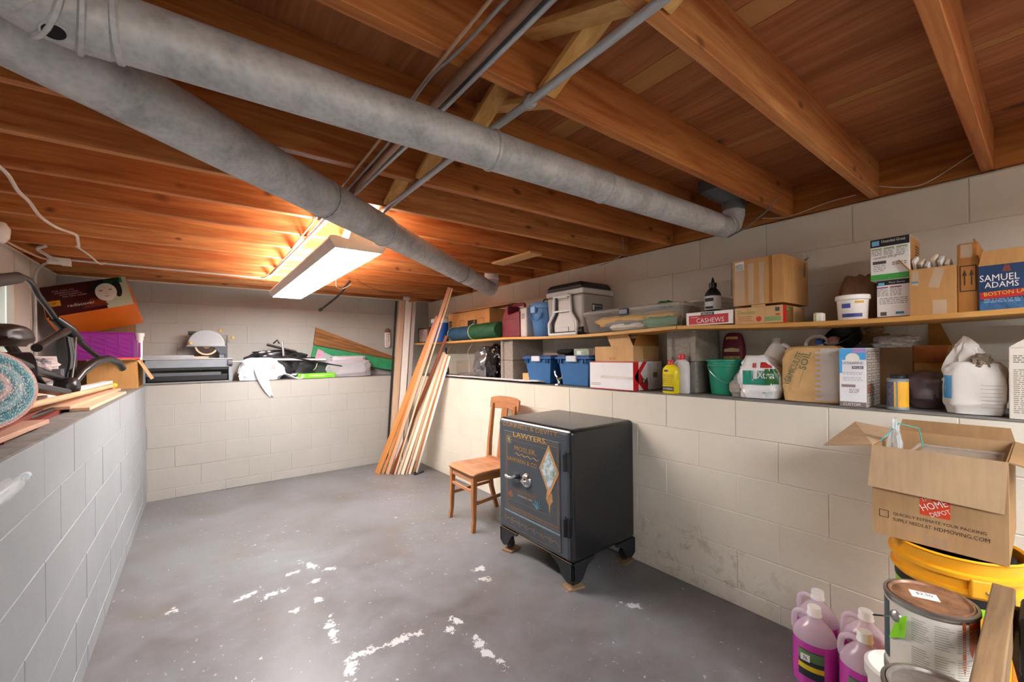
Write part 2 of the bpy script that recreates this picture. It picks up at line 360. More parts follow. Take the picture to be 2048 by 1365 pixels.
# floor -------------------------------------------------------------
def floor_mat():
    m, nt, b = base('painted_concrete', .38, 0, .45)
    tc = nd(nt, 'ShaderNodeTexCoord'); v = tc.outputs['Object']
    big = noi(nt, v, .9, 5, .6, .4); mid = noi(nt, v, 6, 6, .7)
    col = rmp(nt, mth(nt, 'ADD', mth(nt, 'MULTIPLY', big, .6), mth(nt, 'MULTIPLY', mid, .4)),
              [(.32, lin('58524f')), (.44, lin('676464')), (.56, lin('737376')), (.7, lin('7f8188'))])
    # worn bare spots: explicit patches (x, y, half length, half width, angle) broken up by noise
    nv = nd(nt, 'ShaderNodeTexNoise'); nv.inputs['Scale'].default_value = 24; nv.inputs['Detail'].default_value = 7; nv.inputs['Roughness'].default_value = .72
    nt.links.new(v, nv.inputs['Vector'])
    fld = None
    for (x, y, a, bb, r) in FLAKES:
        mp = nd(nt, 'ShaderNodeMapping', vector_type='TEXTURE'); mp.inputs['Location'].default_value = (x, y, 0)
        mp.inputs['Rotation'].default_value = (0, 0, r); mp.inputs['Scale'].default_value = (a, bb, 1)
        nt.links.new(v, mp.inputs['Vector']); ln = nd(nt, 'ShaderNodeVectorMath', operation='LENGTH'); nt.links.new(mp.outputs[0], ln.inputs[0])
        fld = ln.outputs['Value'] if fld is None else mth(nt, 'MINIMUM', fld, ln.outputs['Value'])
    near = rmp(nt, mth(nt, 'ADD', fld, mth(nt, 'MULTIPLY', mth(nt, 'SUBTRACT', nv.outputs['Fac'], .5), 6.5)), [(.66, (1,)*3), (.72, (0,)*3)])
    zone = rmp(nt, noi(nt, v, .8, 2), [(.42, (0,)*3), (.62, (1,)*3)])
    sp = noi(nt, v, 30, 5, .68); specks = rmp(nt, mth(nt, 'ADD', sp, mth(nt, 'MULTIPLY', zone, .045)), [(.675, (0,)*3), (.69, (1,)*3)])
    wear = mth(nt, 'MAXIMUM', near, specks)
    col = mixc(nt, wear, col, lin('bcbbba'))
    # faint scratches and rusty stains
    sc = nd(nt, 'ShaderNodeMapping'); sc.inputs['Scale'].default_value = (1, 9, 1); sc.inputs['Rotation'].default_value = (0, 0, .5); nt.links.new(v, sc.inputs['Vector'])
    col = mixc(nt, mth(nt, 'MULTIPLY', rmp(nt, noi(nt, sc.outputs[0], 11, 5, .7), [(.62, (0,)*3), (.72, (1,)*3)]), .22), col, lin('b0afb1'))
    st = rmp(nt, noi(nt, v, 2.3, 4), [(.56, (0,)*3), (.70, (1,)*3)])
    col = mixc(nt, mth(nt, 'MULTIPLY', st, .3), col, lin('6d5c4a'))
    nt.links.new(col, b.inputs['Base Color'])
    nt.links.new(rmp(nt, mid, [(.3, (.30,)*3), (.7, (.5,)*3)]), b.inputs['Roughness'])
    bump(nt, b, mth(nt, 'ADD', mth(nt, 'MULTIPLY', noi(nt, v, 70, 4), .5), mth(nt, 'MULTIPLY', wear, -.8)), .12, .003)
    return m
struct(G().box(-.6, 2.75, -2.9, 5.5, -.1, 0).obj('floor', floor_mat()))
# ceiling ------------------------------------------------------------
J1 = WOOD('984a1e', 'd08a4e', 0, .6, 34, 3.4, .15); J2 = WOOD('a05628', 'da9c60', 0, .6, 34, 3.8, .15); J3 = WOOD('8e481e', 'c8844a', 0, .6, 38, 2.6, .15)
PLY = WOOD('8e5230', 'ba7a4e', 1, .65, 46, 1.7, .1, '3a2212', 4); PLYB = WOOD('a8723e', 'bd8a54', 1, .65, 40)
ceil = struct(G().box(-1.3, 2.95, -3.0, 5.7, DK+.02, DK+.04).obj('ceiling', PLY))
for x0, x1, mm in ((-1.25, .02, PLY), (.023, 1.20, PLY), (1.203, 1.30, PLYB), (1.303, 1.945, PLY), (1.948, 1.99, PLYB), (1.993, 2.9, PLY)):
    for y0, y1 in ((-3, -.62), (-.617, 1.81), (1.813, 4.25), (4.253, 5.65)):
        G().box(-(x1-x0)/2, (x1-x0)/2, -(y1-y0)/2, (y1-y0)/2, 0, .02).obj('plywood_sheet', mm, ceil, loc=((x0+x1)/2, (y0+y1)/2, DK))
JY = []
for k in range(-8, 14):
    yc = .158+.386*k; sl = -.028*max(0, min(1, yc/1.7)); JY.append((yc, sl))
    g = G(); xa, xb = -1.15, 2.735
    for j in (0,):
        pts = [(x, (x-1.1)*sl+s*.0185) for x in (xa, xb) for s in (-1, 1)]
        vs = [(x-.8, y, z) for (x, y) in pts for z in (0, DK-JB)]
        g.add(vs, [(0, 1, 3, 2), (4, 6, 7, 5), (0, 4, 5, 1), (2, 3, 7, 6), (0, 2, 6, 4), (1, 5, 7, 3)])
    g.obj('joist', (J1, J2, J1, J3)[k % 4], ceil, bevel=.002, seg=1, loc=(.8, yc, JB))
RIM = WOOD('8a4c1c', 'c07a38', 1, .6, 34, 1.0)
for k in range(-8, 13):
    y0 = JY[k+8][0]+JY[k+8][1]*1.63+.019; y1 = JY[k+9][0]+JY[k+9][1]*1.63-.019
    G().box(-.02, .02, -(y1-y0)/2, (y1-y0)/2, 0, DK-JB).obj('rim_board', RIM, ceil, loc=(2.75, (y0+y1)/2, JB))
G().box(-2.1, 2.1, 0, .04, 0, DK-JB).obj('rim_board', J1, ceil, loc=(.8, 5.45, JB))
G().box(-.03, .03, -4.2, 4.1, 0, DK-JB).obj('rim_board', J1, ceil, loc=(-1.15, 1.3, JB))
G().box(2.775, 2.95, -3, 5.7, JB-.02, DK+.03).obj('rim_board', J1, ceil); G().box(-1.3, 2.95, 5.495, 5.7, JB-.02, DK+.03).obj('rim_board', J1, ceil); G().box(-1.3, -1.185, -3, 5.7, JB-.02, DK+.03).obj('rim_board', J1, ceil)  # unseen backing boxes added behind the rims to stop light leaks
SILL = P('d8cfbb', .6, 0, .08)
for nm, a in (('sill_plate', (wallu(-2.8)-.004, 2.95, -2.8, 5.45, JB-.013, JB-.0005)), ('sill_plate', (-1.2, 2.7, 5.44, 5.6, JB-.013, JB-.0005)), ('sill_plate', (-1.2, -.99, -2.8, 5.45, JB-.013, JB-.0005))):
    G().box(*a).obj(nm, SILL, ceil)
BRG = WOOD('bd8844', 'e2b470', 1, .6, 40, 0)
for k in range(0, 8):     # cross bridging between neighbouring joists
    ya, yb = JY[k+8][0]+.019, JY[k+9][0]-.019; xo = .80 if k > 1 else .84
    for p0, p1, dx in (((yb, JB+.012), (ya, DK-.02), .0), ((ya, JB+.012), (yb, DK-.02), .065 if k != 0 else .10)):
        sgn = -1 if k % 2 else 1
        a, b = V((xo+dx*sgn, p0[0], p0[1])), V((xo+dx*sgn, p1[0], p1[1])); c = (a+b)/2
        g = G().bar(a-c, b-c, .064, .019, (0, 0, 1))
        o = g.obj('bridging', BRG, ceil, bevel=.0015, seg=1, loc=c)
NAIL = P('2a2522', .5, .6)
# ------------------------------------------------------------------ ducts
GV = GALV(); GVD = P('6f7275', .5, .6)
def ring(p, d, r, w): p, d = V(p), V(d).normalized(); return G().tube([p-d*w/2, p-d*w/4, p+d*w/4, p+d*w/2], [r*.985, r*1.04, r*1.04, r*.985], 36)
dA = thing('round_duct', 'long galvanised round duct ending at the shelf wall above the cooler', 'duct', (0, 1.096, 2.010)); dA.rotation_euler = (0, R(-.55), R(-1.24))
X = V((1, 0, 0))
for x0, x1, r0, r1 in ((-.13, .76, .060, .059), (.75, 1.29, .0595, .059), (1.27, 2.24, .058, .056)):
    G().cyl((x0, 0, 0), (x1, 0, 0), r0, r1, 40).obj('pipe_section', GV, dA, True)
G().tube([(x, y, z) for x, y, z in ((2.22, 0, 0), (2.27, .0, .004), (2.32, 0, .03), (2.345, 0, .075), (2.35, 0, .12))], .056, 36).obj('elbow', GV, dA, True, ang=70)
for x, r in ((2.255, .056), (2.305, .056)): ring((x, 0, .004 if x < 2.28 else .022), (1, 0, .15 if x < 2.28 else .5), r, .012).obj('elbow_rib', GV, dA, True)
for x, r in ((.755, .061), (1.285, .0605), (-.115, .062)): ring((x, 0, 0), X, r, .014).obj('seam_band', GV, dA, True)
# flared boot up to the floor register
g = G(); n = 24
g.add([(2.35+.057*math.cos(t*2*math.pi/n), .057*math.sin(t*2*math.pi/n), .10) for t in range(n)] +
      [(2.35+.060*math.cos(t*2*math.pi/n), .060*math.sin(t*2*math.pi/n), .15) for t in range(n)] +
      [(2.37+.15*max(-1, min(1, 1.35*math.cos(t*2*math.pi/n))), .135*max(-1, min(1, 1.35*math.sin(t*2*math.pi/n))), .215) for t in range(n)] +
      [(2.37+.15*max(-1, min(1, 1.35*math.cos(t*2*math.pi/n))), .135*max(-1, min(1, 1.35*math.sin(t*2*math.pi/n))), .284) for t in range(n)],
      [(j*n+k, j*n+(k+1) % n, (j+1)*n+(k+1) % n, (j+1)*n+k) for j in range(3) for k in range(n)])
g.obj('register_boot', GVD, dA, True, ang=30)
G().tube(smooth_path([(2.24, -.02, -.062), (2.30, -.07, -.02), (2.36, -.16, .06), (2.37, -.215, .115)]), .004, 6).obj('strap_tail', GVD, dA)
# angle fitting at the near end
fA = thing('duct_fitting', 'ribbed galvanised duct fitting with a round knockout hole', 'duct fitting', (-.135, 1.128, 2.008))
g = G(); pts = []; 
path = [V((0.01, -.03, 0)), V((-.03, -.032, 0)), V((-.075, -.045, .002)), V((-.115, -.08, .006)), V((-.138, -.13, .012)), V((-.145, -.25, .02)), V((-.145, -.55, .03))]
G().tube(path, [.062, .064, .068, .072, .076, .078, .08], 40).obj('elbow', GV, fA, True, ang=60)
for i, rr in ((1, .067), (2, .071), (3, .075), (4, .079)):
    d = (path[i+1]-path[i-1]); ring(path[i], d, rr, .012).obj('rib', GV, fA, True)
hd = V((.22, -.25, -.94)).normalized(); hc = path[2]+hd*.064
G().cyl(hc-hd*.012, hc+hd*.006, .021, .019, 24).obj('knockout_collar', GV, fA, True)
G().cyl(hc+hd*.004, hc+hd*.0072, .0155, .0155, 24).obj('knockout_hole', P('0b0b0b', .9), fA)
# second duct, slanting across the room
dB = thing('round_duct', 'galvanised round duct slanting across the room past the fluorescent light', 'duct', (0, 0, 0))
b0, b1 = V((-.62, 1.038, 2.053)), V((2.2, 3.218, 1.994)); D = (b1-b0).normalized(); at = lambda x: b0+(b1-b0)*((x+.62)/2.82)
for x0, x1, r0, r1 in ((-.62, .44, .080, .079), (.425, .80, .080, .078), (.785, 1.66, .073, .070), (1.65, 2.20, .070, .069)):
    G().cyl(at(x0), at(x1), r0, r1, 40).obj('pipe_section', GV, dB, True)
for x, r in ((.43, .081), (.79, .079), (1.65, .071), (1.76, .0705)): ring(at(x), D, r, .012).obj('seam_band', GV, dB, True)
e = at(2.18); G().tube([e, e+D*.05, e+D*.09+V((0, 0, .012)), e+D*.115+V((0, 0, .05)), e+D*.12+V((0, 0, .10)), e+D*.12+V((0, 0, .25))], .068, 32).obj('elbow', GV, dB, True, ang=70)
ring(e+D*.055, D+V((0, 0, .2)), .069, .01).obj('elbow_rib', GV, dB, True); ring(e+D*.12+V((0, 0, .10)), (0, 0, 1), .070, .012).obj('elbow_rib', WHITE, dB, True)
for x, j in ((.43, 12), (1.62, 15)):
    q = at(x); sd = D.cross(V((0, 0, 1))).normalized()
    loop = [q+sd*.083*math.cos(t)+V((0, 0, 1))*.083*math.sin(t) for t in [R(a) for a in range(-200, 21, 20)]]
    G().tube([q+sd*(-.05)+V((0, 0, JB-q.z+.02))]+loop, .0035, 6).obj('hanger_strap', GVD, dB)
# ------------------------------------------------------------------ pipes, conduit and cables under the joists
COP = P('93705c', .4, .4, .2); STL = P('b4b7ba', .35, .25, .1); DKM = P('3a3634', .5, .6); WHC = P('dcd6cc', .5, 0, .06); GRC = P('8f8b88', .5, .2, .1)
def run(name, label, cat, pts, r, mat, clips=(), n=10, group=None):
    pts = [V(p) for p in pts]; t = thing(name, label, cat, pts[0], 0, group)
    G().tube([p-pts[0] for p in pts], r, n).obj('line', mat, t, True, ang=60)
    for c, d in clips: ring(V(c)-pts[0], d, r*1.45, .02).obj('coupling', DKM if cat == 'pipe' else STL, t, True)
    return t
run('copper_pipe', 'dull copper pipe strapped beside black cable above the ducts', 'pipe', [(.575, -1, 2.116), (.572, 2.6, 2.116), (.548, 4.3, 2.116)], .0135, COP, [((.573, .62, 2.116), (0, 1, 0))])
run('black_cable', 'black cable running along the copper pipe under the joists', 'cable', [(.596, -1, 2.12), (.594, 1.4, 2.119), (.582, 2.0, 2.121), (.57, 2.7, 2.118)], .0065, P('1d1c1c', .5))
run('steel_pipe', 'thin bright steel pipe beside the copper pipe', 'pipe', [(.612, -1, 2.12), (.606, 1.4, 2.118), (.586, 2.3, 2.12), (.556, 4.55, 2.118)], .0075, STL, [((.611, .60, 2.12), (0, 1, 0))])
run('pale_cable', 'pale tan cable left of the copper pipe, slightly slack', 'cable', [(.505, -.6, 2.126), (.508, .9, 2.126), (.520, 1.5, 2.124), (.528, 2.4, 2.126), (.54, 3.2, 2.125)], .0045, P('b9977c', .6))
run('grey_cable', 'grey cable looping between the pale cable and the copper pipe', 'cable', smooth_path([(.530, -.6, 2.124), (.532, .7, 2.122), (.512, 1.05, 2.122), (.545, 1.4, 2.117), (.55, 2.0, 2.12), (.557, 2.8, 2.12)]), .0045, GRC)
run('electrical_conduit', 'bare steel conduit running from the ceiling front to the slanting duct', 'conduit', [(.795, -1.2, 2.12), (.797, .97, 2.118), (.783, 1.45, 2.12), (.781, 2.25, 2.12)], .0125, STL, [((.797, .935, 2.118), (0, 1, 0))])
cdt = run('electrical_conduit', 'pale thin conduit crossing the far joists from the junction box to the light', 'conduit', smooth_path([(-.76, 4.52, 2.118), (.40, 4.56, 2.118), (.50, 4.55, 2.118), (.535, 4.42, 2.118), (.545, 4.1, 2.12), (.55, 2.9, 2.122)]), .0085, P('c9c3bc', .45, .2, .08))
jb = thing('junction_box', 'small white junction box under the joists near the left wall', 'junction box', (-.80, 4.52, 2.10), R(4))
G().box(-.07, .05, -.035, .035, -.022, .025).obj('box', WHITE, jb, bevel=.003); G().box(.0, .052, -.037, .037, -.026, -.02).obj('cover', P('f4f3ef', .3), jb, bevel=.002)
G().tube(smooth_path([(-.02, -.03, 0), (-.05, -.16, .01), (-.075, -.32, .022), (-.03, -.40, .03)]), .011, 8).obj('conduit_stub', P('c2c1bf', .4, .2), jb, True)
G().tube(smooth_path([(-.03, .03, -.005), (-.10, .12, -.01), (-.15, .21, -.06), (-.165, .25, -.14), (-.167, .26, -.5), (-.167, .26, -.95)]), .0095, 8).obj('conduit_drop', P('c2c1bf', .4, .2), jb, True)
run('extension_cord', 'white cord drooping under the joists at upper left', 'cord', smooth_path([(-.66, 2.30, 2.13), (-.60, 2.50, 2.118), (-.60, 2.68, 2.09), (-.61, 2.88, 2.10), (-.645, 3.22, 2.12), (-.62, 3.40, 2.11), (-.575, 3.58, 2.12), (-.59, 3.75, 2.115), (-.61, 3.90, 2.11)], 8), .0075, P('d6cfc6', .5))
run('extension_cord', 'short end of white cord hooked below a far joist', 'cord', smooth_path([(-.63, 3.95, 2.12), (-.60, 4.12, 2.105), (-.565, 4.3, 2.075), (-.54, 4.33, 2.09)]), .006, P('d6cfc6', .5))
run('tan_cable', 'tan cable reaching from the left wall to the junction box', 'cable', smooth_path([(-.96, 3.95, 2.125), (-.93, 4.15, 2.11), (-.89, 4.38, 2.10), (-.86, 4.5, 2.105)]), .008, P('c7a184', .6))
lh = thing('lamp_holder', 'white porcelain lamp holder under a joist at the left edge', 'lamp holder', (-.90, 3.585, 2.075))
G().lathe([(.0, -.05), (.05, -.045), (.066, -.02), (.07, .03), (.055, .06)], 24).obj('shell', P('eeeeea', .25), lh, True); G().lathe([(.0, .05), (.055, .05), (.055, .062), (0, .062)], 20).obj('mounting_plate', WHITE, lh)
bp = run('black_pipe', 'dark iron pipe stub hanging below the joists behind the light', 'pipe', smooth_path([(1.255, 4.35, 2.13), (1.262, 4.55, 2.10), (1.255, 4.60, 2.07), (1.20, 4.70, 1.99), (1.10, 4.88, 1.885)], 5), .0115, DKM)
V1 = (V((1.10, 4.88, 1.885))-V((1.255, 4.35, 2.13))); G().cyl(V1, V1+V((-.012, .02, -.012)), .018, .018, 16).obj('end_fitting', DKM, bp, True)
run('white_wire', 'thin white wire looped beside the dark iron pipe', 'wire', smooth_path([(1.12, 4.35, 2.13), (1.15, 4.45, 2.08), (1.22, 4.52, 2.07), (1.30, 4.45, 2.12)]), .003, P('e4ddd4', .5))
run('brown_wire', 'thin brown wire sagging across the far joists right of the light', 'wire', smooth_path([(1.28, 4.2, 2.13), (1.5, 4.45, 2.10), (1.8, 4.6, 2.085), (2.1, 4.5, 2.115), (2.3, 4.3, 2.13)]), .0025, P('5b3a26', .6))
for i, (pts, lab) in enumerate(((((2.66, 1.02, 2.15), (2.7, .9, 2.135), (2.715, .72, 2.165), (2.72, .60, 2.17)), 'thin wire sagging between the joists just right of the duct boot'), (((2.70, .53, 2.19), (2.71, .43, 2.15), (2.715, .36, 2.14), (2.712, .30, 2.16), (2.70, .19, 2.22)), 'thin wire sagging between the two rightmost joists along the wall top'))):
    run('thin_wire', lab, 'wire', smooth_path(pts), .0022, P('c9bba4', .5))
run('white_wire', 'short white wires dangling from a joist bay over the grey cooler', 'wire', smooth_path([(2.60, 1.98, 2.25), (2.66, 2.02, 2.18), (2.69, 2.07, 2.135), (2.695, 2.2, 2.11), (2.69, 2.28, 2.10)]), .004, P('b9aa98', .5))
sw = tag(G().box(-.062, .062, -.24, .24, 0, .016).obj('scrap_board', WOOD('b88a52', 'd8ac72', 1, .6), bevel=.002, loc=(2.03, 2.58, JB-.0175)), 'pale scrap board nailed flat under two joists', 'board')
sw.rotation_euler = (0, 0, R(2))
# ------------------------------------------------------------------ fluorescent fixtures
def fixture(label, x, y0, y1, z, name='fluorescent_light', k=1.0, tint=(1, .985, .97)):
    L = (y1-y0); t = thing(name, label, 'light', (x, (y0+y1)/2, z))
    ENA = P('d6cec2', .45, 0, .06)
    prof = [(-.126, -.002), (-.160, .046), (-.154, .062), (-.128, .066), (-.060, .056), (-.046, .098), (.046, .098), (.060, .056), (.128, .066), (.154, .062), (.160, .046), (.126, -.002)]
    for s in (-1, 1):
        G().prism(prof, (0, s*L/2-(.006 if s > 0 else 0), 0), (1, 0, 0), (0, 0, 1), (0, .006, 0)).obj('end_plate', ENA, t, bevel=.002)
    G().box(-.044, .044, -L/2+.008, L/2-.008, .05, .095).obj('ballast_channel', ENA, t, bevel=.004)
    for s in (-1, 1):   # slanting reflector wings
        G().prism([(s*.127, .0), (s*.158, .045), (s*.152, .061), (s*.147, .060), (s*.152, .046), (s*.122, .004)], (0, -L/2+.006, 0), (1, 0, 0), (0, 0, 1), (0, L-.012, 0)).obj('side_rail', ENA, t)
        G().prism([(s*.145, .050), (s*.062, .052), (s*.062, .054), (s*.145, .052)], (0, -L/2+.006, 0), (1, 0, 0), (0, 0, 1), (0, L-.012, 0)).obj('top_lens', EMIT((1, .97, .94), LAMP_UP*k*(1 if k == 1 else .35)), t)
    G().box(-.121, .121, -L/2+.007, L/2-.007, .004, .010).obj('diffuser', EMIT(tint, LAMP*k), t)
    for s in (-1, 1):
        for q in (-.28, .28): G().cyl((s*.0, q*L, .095), (s*.0, q*L, JB-z), .004, n=6).obj('hanger_rod', GVD, t)
    return t
fixture('long wraparound fluorescent light hanging lit below the joists', .725, 2.32, 4.62, 1.95)
fixture('fill fluorescent light added behind the camera on the left', .1, -2.5, -.6, 1.98, k=REAR_FILL, tint=(.88, .94, 1))
fixture('fill fluorescent light added behind the camera on the right', 1.6, -2.5, -.6, 1.98, k=REAR_FILL, tint=(.88, .94, 1))
# ================================================================== SAFE
BLKP = P('1c1d20', .26, 0, .25, 5, .05, 40, .6); FRONT = P('3c434a', .34, 0, .12, 4); GOLD = P('a8792f', .5, .2, .25, 30); TANL = P('8a5f38', .55, 0, .3, 30)  # door slate lightened so the colour itself carries its sheen
CHR = P('c9c9c8', .18, 1, .06); BLUEL = P('6f9bb0', .5, 0, .2, 30); IRON = P('202226', .5, .2, .3, 18, .3, 60); BRASSD = P('9a7a4c', .4, .5, .2, 20)
sf = thing('antique_safe', 'black antique iron safe with gilt lettering and diamond picture on its door', 'safe', (1.98, 2.005, 0))
YF = -.297
G().box(-.295, .288, -.355, .355, .155, .925).obj('body', BLKP, sf, bevel=.028, seg=4)
dr = G().box(YF-.008, YF+.03, -.335, .335, .175, .905).obj('door', FRONT, sf, bevel=.012, seg=3)
fx = YF-.008
pn = G().box(fx-.005, fx+.004, -.272, .272, .20, .845).obj('door_panel', FRONT, dr, bevel=.004)
fx -= .005
def frame(y0, y1, z0, z1, t, mat, nm='gilt_line'):
    g = G(); e = .0007
    for a in ((y0, y1, z0, z0+t), (y0, y1, z1-t, z1), (y0, y0+t, z0, z1), (y1-t, y1, z0, z1)): g.box(fx-e, fx+.001, *a)
    return g.obj(nm, mat, dr)
frame(-.262, .25, .335, .83, .0022, TANL); frame(-.252, .24, .345, .815, .0015, GOLD); frame(-.27, .268, .205, .298, .0018, TANL)
frame(-.195, .235, .39, .79, .0012, TANL)
G().box(fx-.0008, fx+.001, -.27, .27, .302, .309).obj('blue_line', BLUEL, dr)
g = G()
for k in range(34): y = -.26+k*.0155; g.obb((fx, y, .324), (.0008, 0, 0), (0, .005, .003), (0, -.0012, .002))
g.obj('rope_border', TANL, dr)
g = G()
for k in range(7):
    y = .225-k*.075
    g.tube(arc((fx, y, .222), .034, R(15), R(165), 10, (0, 1, 0)), .0011, 5)
    for a in (-35, 0, 35): g.bar((fx, y+.0375, .245), (fx, y+.0375+math.sin(R(a))*.02, .245+math.cos(R(a))*.026), .001, .0022, (1, 0, 0))
g.obj('gilt_arcs', GOLD, dr)
G().box(-.2995, -.298, -.345, .345, .163, .166).obj('gilt_line', BRASSD, sf)
txt(dr, 'DUNNELL & DEVITT,', (YF-.0078, .01, .886), .545, .032, GOLD); txt(dr, 'LAWYERS.', (fx, .0, .833), .33, .032, P('c99a45', .5, .1, .2, 30))
txt(dr, 'MOSLER,', (fx, .045, .742), .22, .034, GOLD); txt(dr, 'BAHMANN & CO.', (fx, .078, .664), .31, .027, GOLD)
txt(dr, 'SAFE & LOCK WORKS', (fx, .05, .466), .225, .024, TANL); txt(dr, 'CINCINNATI, OHIO.', (fx, .05, .436), .15, .015, P('b5a78c', .5))
g = G(); g.tube([(fx, .15-t*.24, .705+.006*math.sin(t*26)) for t in [i/40 for i in range(41)]], .0016, 5); g.obj('flourish', GOLD, dr)
g = G()
for a in range(0, 180, 45): g.bar((fx, .215-.03*math.cos(R(a)), .79-.03*math.sin(R(a))), (fx, .215+.03*math.cos(R(a)), .79+.03*math.sin(R(a))), .002, .0025, (1, 0, 0))
g.obj('corner_star', P('c0a96a', .5), dr)
g = G()
for a in range(-60, 75, 22): g.bar((fx, -.07, .40), (fx, -.07-math.sin(R(a))*.045, .40+math.cos(R(a))*.052), .0016, .009, (1, 0, 0))
g.obj('painted_fan', BLUEL, dr)
G().prism([(.0, 0), (.03, .02), (.012, .045), (-.012, .05), (-.03, .018)], (fx+.001, .20, .40), (0, 1, 0), (0, 0, 1), (-.0018, 0, 0)).obj('painted_flower', P('7a4a32', .6, 0, .3), dr)
dm = [(0, .154), (.088, 0), (0, -.154), (-.088, 0)]; dc = (fx, -.181, .663)
G().prism([(a, b) for a, b in dm], (fx+.001, -.181, .663), (0, 1, 0), (0, 0, 1), (-.004, 0, 0)).obj('diamond_frame', P('b08455', .45, .1, .2), dr, bevel=.001)
def diamond_mat():
    m, nt, b = base('landscape_picture', .35); v = coords(nt, rnd=False)
    col = rmp(nt, noi(nt, v, 34, 5, .7), [(.35, lin('6f7a6d')), (.5, lin('a3b2b6')), (.62, lin('c4cdd2'))])
    nt.links.new(col, b.inputs['Base Color']); return m
G().prism([(a*.78, b*.78) for a, b in dm], (fx-.003, -.181, .663), (0, 1, 0), (0, 0, 1), (-.0012, 0, 0)).obj('picture', diamond_mat(), dr)
G().prism([(-.03, 0), (-.022, .05), (0, .03), (.022, .05), (.03, 0), (.008, -.03), (0, -.085), (-.008, -.03)], (fx+.001, -.181, .485), (0, 1, 0), (0, 0, 1), (-.0018, 0, 0)).obj('gilt_ornament', P('a47a4c', .5, .1, .3, 40), dr)
# dial and handle
dl = G().lathe([(0, .03), (.018, .03), (.022, .022), (.036, .016), (.044, .006), (.046, 0), (0, 0)], 32).obj('dial', CHR, dr, True)
dl.rotation_euler = (0, R(-90), 0); dl.location = (fx, .035, .552)
k = G().box(-.005, .005, -.016, .016, .028, .04).obj('dial_knob', CHR, dl, bevel=.003)
g = G(); g.cyl((fx, .115, .562), (fx-.03, .115, .562), .017, .012, 18); g.obj('handle_boss', IRON, dr, True)
G().tube([(fx-.028, .105, .575), (fx-.034, .14, .556), (fx-.036, .175, .548), (fx-.034, .205, .552)], [.010, .008, .010, .014], 12).obj('handle', CHR, dr, True)
for z in (.74, .366):
    h = G(); h.cyl((fx-.004, -.318, z-.05), (fx-.004, -.318, z+.05), .013, n=16); h.cyl((fx-.004, -.318, z+.05), (fx-.004, -.318, z+.066), .008, .003, 12); h.box(fx-.006, fx+.012, -.352, -.320, z-.05, z+.05)
    h.obj('hinge', IRON if z > .5 else P('2b2a2c', .3, .6), sf, True)
# feet with casters
for sx in (-1, 1):
    for sy in (-1, 1):
        g = G(); cx, cy = (-.293 if sx < 0 else .286), sy*.353
        pr = [(0, .158), (.19, .158), (.185, .142), (.15, .132), (.125, .118), (.105, .085), (.085, .055), (.06, .04), (.035, .036), (0, .06)]
        g.prism([(a, b) for a, b in pr], (cx, cy, 0), (0, -sy, 0), (0, 0, 1), (-sx*.016, 0, 0)); g.prism([(a, b) for a, b in pr], (cx, cy, 0), (-sx, 0, 0), (0, 0, 1), (0, -sy*.016, 0))
        ft = g.obj('foot', IRON, sf, bevel=.003)
        wx, wy = cx-sx*.05, cy-sy*.05
        c = G(); c.cyl((wx-.014, wy, .048), (wx+.014, wy, .048), .036, n=24); c.cyl((wx-.019, wy, .048), (wx+.019, wy, .048), .016, n=14); c.obj('caster_wheel', P('3b3230', .6, .4, .3), ft, True)
        c = G(); c.box(wx-.022, wx-.016, wy-.018, wy+.018, .04, .15); c.box(wx+.016, wx+.022, wy-.018, wy+.018, .04, .15); c.obj('caster_fork', IRON, ft, bevel=.002)
for i, (x, y, rz, lab) in enumerate(((1.735, 2.295, .3, 'thin wooden shim under the front left caster of the safe'), (1.735, 1.70, -.25, 'brown wooden shim under the front right caster of the safe'), (2.215, 1.70, .1, 'dark shim under the rear caster of the safe nearest the camera'), (2.215, 2.305, .1, 'shim under the far rear caster of the safe'))):
    o = tag(G().box(-.055, .055, -.04, .04, 0, .011).obj('wooden_shim', WOOD('6e523a', '9c7d5d', 0), bevel=.001, loc=(x, y, 0)), lab, 'shim'); o.rotation_euler = (0, 0, rz)
# ================================================================== CHAIR
OAK = WOOD('8f5a33', 'b57d4f', 0, .38, 40, 0, .06); OAKV = WOOD('8a5430', 'b07648', 2, .38, 40, 0, .06); OAKY = WOOD('9a6440', 'bb8560', 1, .38, 40, 0, .06)
ch = thing('wooden_chair', 'brown wooden side chair with a shaped plank seat standing beside the safe', 'chair', (1.86, 2.87, 0), R(-2))
def seat_fn():
    g = G(); n = 14
    out = []
    for i in range(n+1):
        for j in range(n+1):
            a, b = i/n*2-1, j/n*2-1
            hw = .212-.02*(a+1)/2
            x = a*.2; y = b*hw
            rr = max(0, abs(b)-.82)/.18
            if a < 0: x += .02*rr*rr*(1)
            z = .455-.012*math.exp(-((a-.15)**2*2.2+(abs(b)-.45)**2*9))
            if a < -.7: z -= .010*((-.7-a)/.3)**2
            out.append((x, y, z))
    q = [(i*(n+1)+j, (i+1)*(n+1)+j, (i+1)*(n+1)+j+1, i*(n+1)+j+1) for i in range(n) for j in range(n)]
    m0 = len(out); low = [(x, y, .43) for x, y, z in out]
    q2 = [tuple(m0+k for k in f[::-1]) for f in q]
    rim = [i*(n+1) for i in range(n+1)]+[n*(n+1)+j for j in range(1, n+1)]+[i*(n+1)+n for i in range(n-1, -1, -1)]+[j for j in range(n-1, 0, -1)]
    q3 = [(rim[k], rim[(k+1) % len(rim)], m0+rim[(k+1) % len(rim)], m0+rim[k]) for k in range(len(rim))]
    return g.add(out+low, q+q2+q3)
seat_fn().obj('seat', OAKY, ch, True, bevel=.006, ang=50)
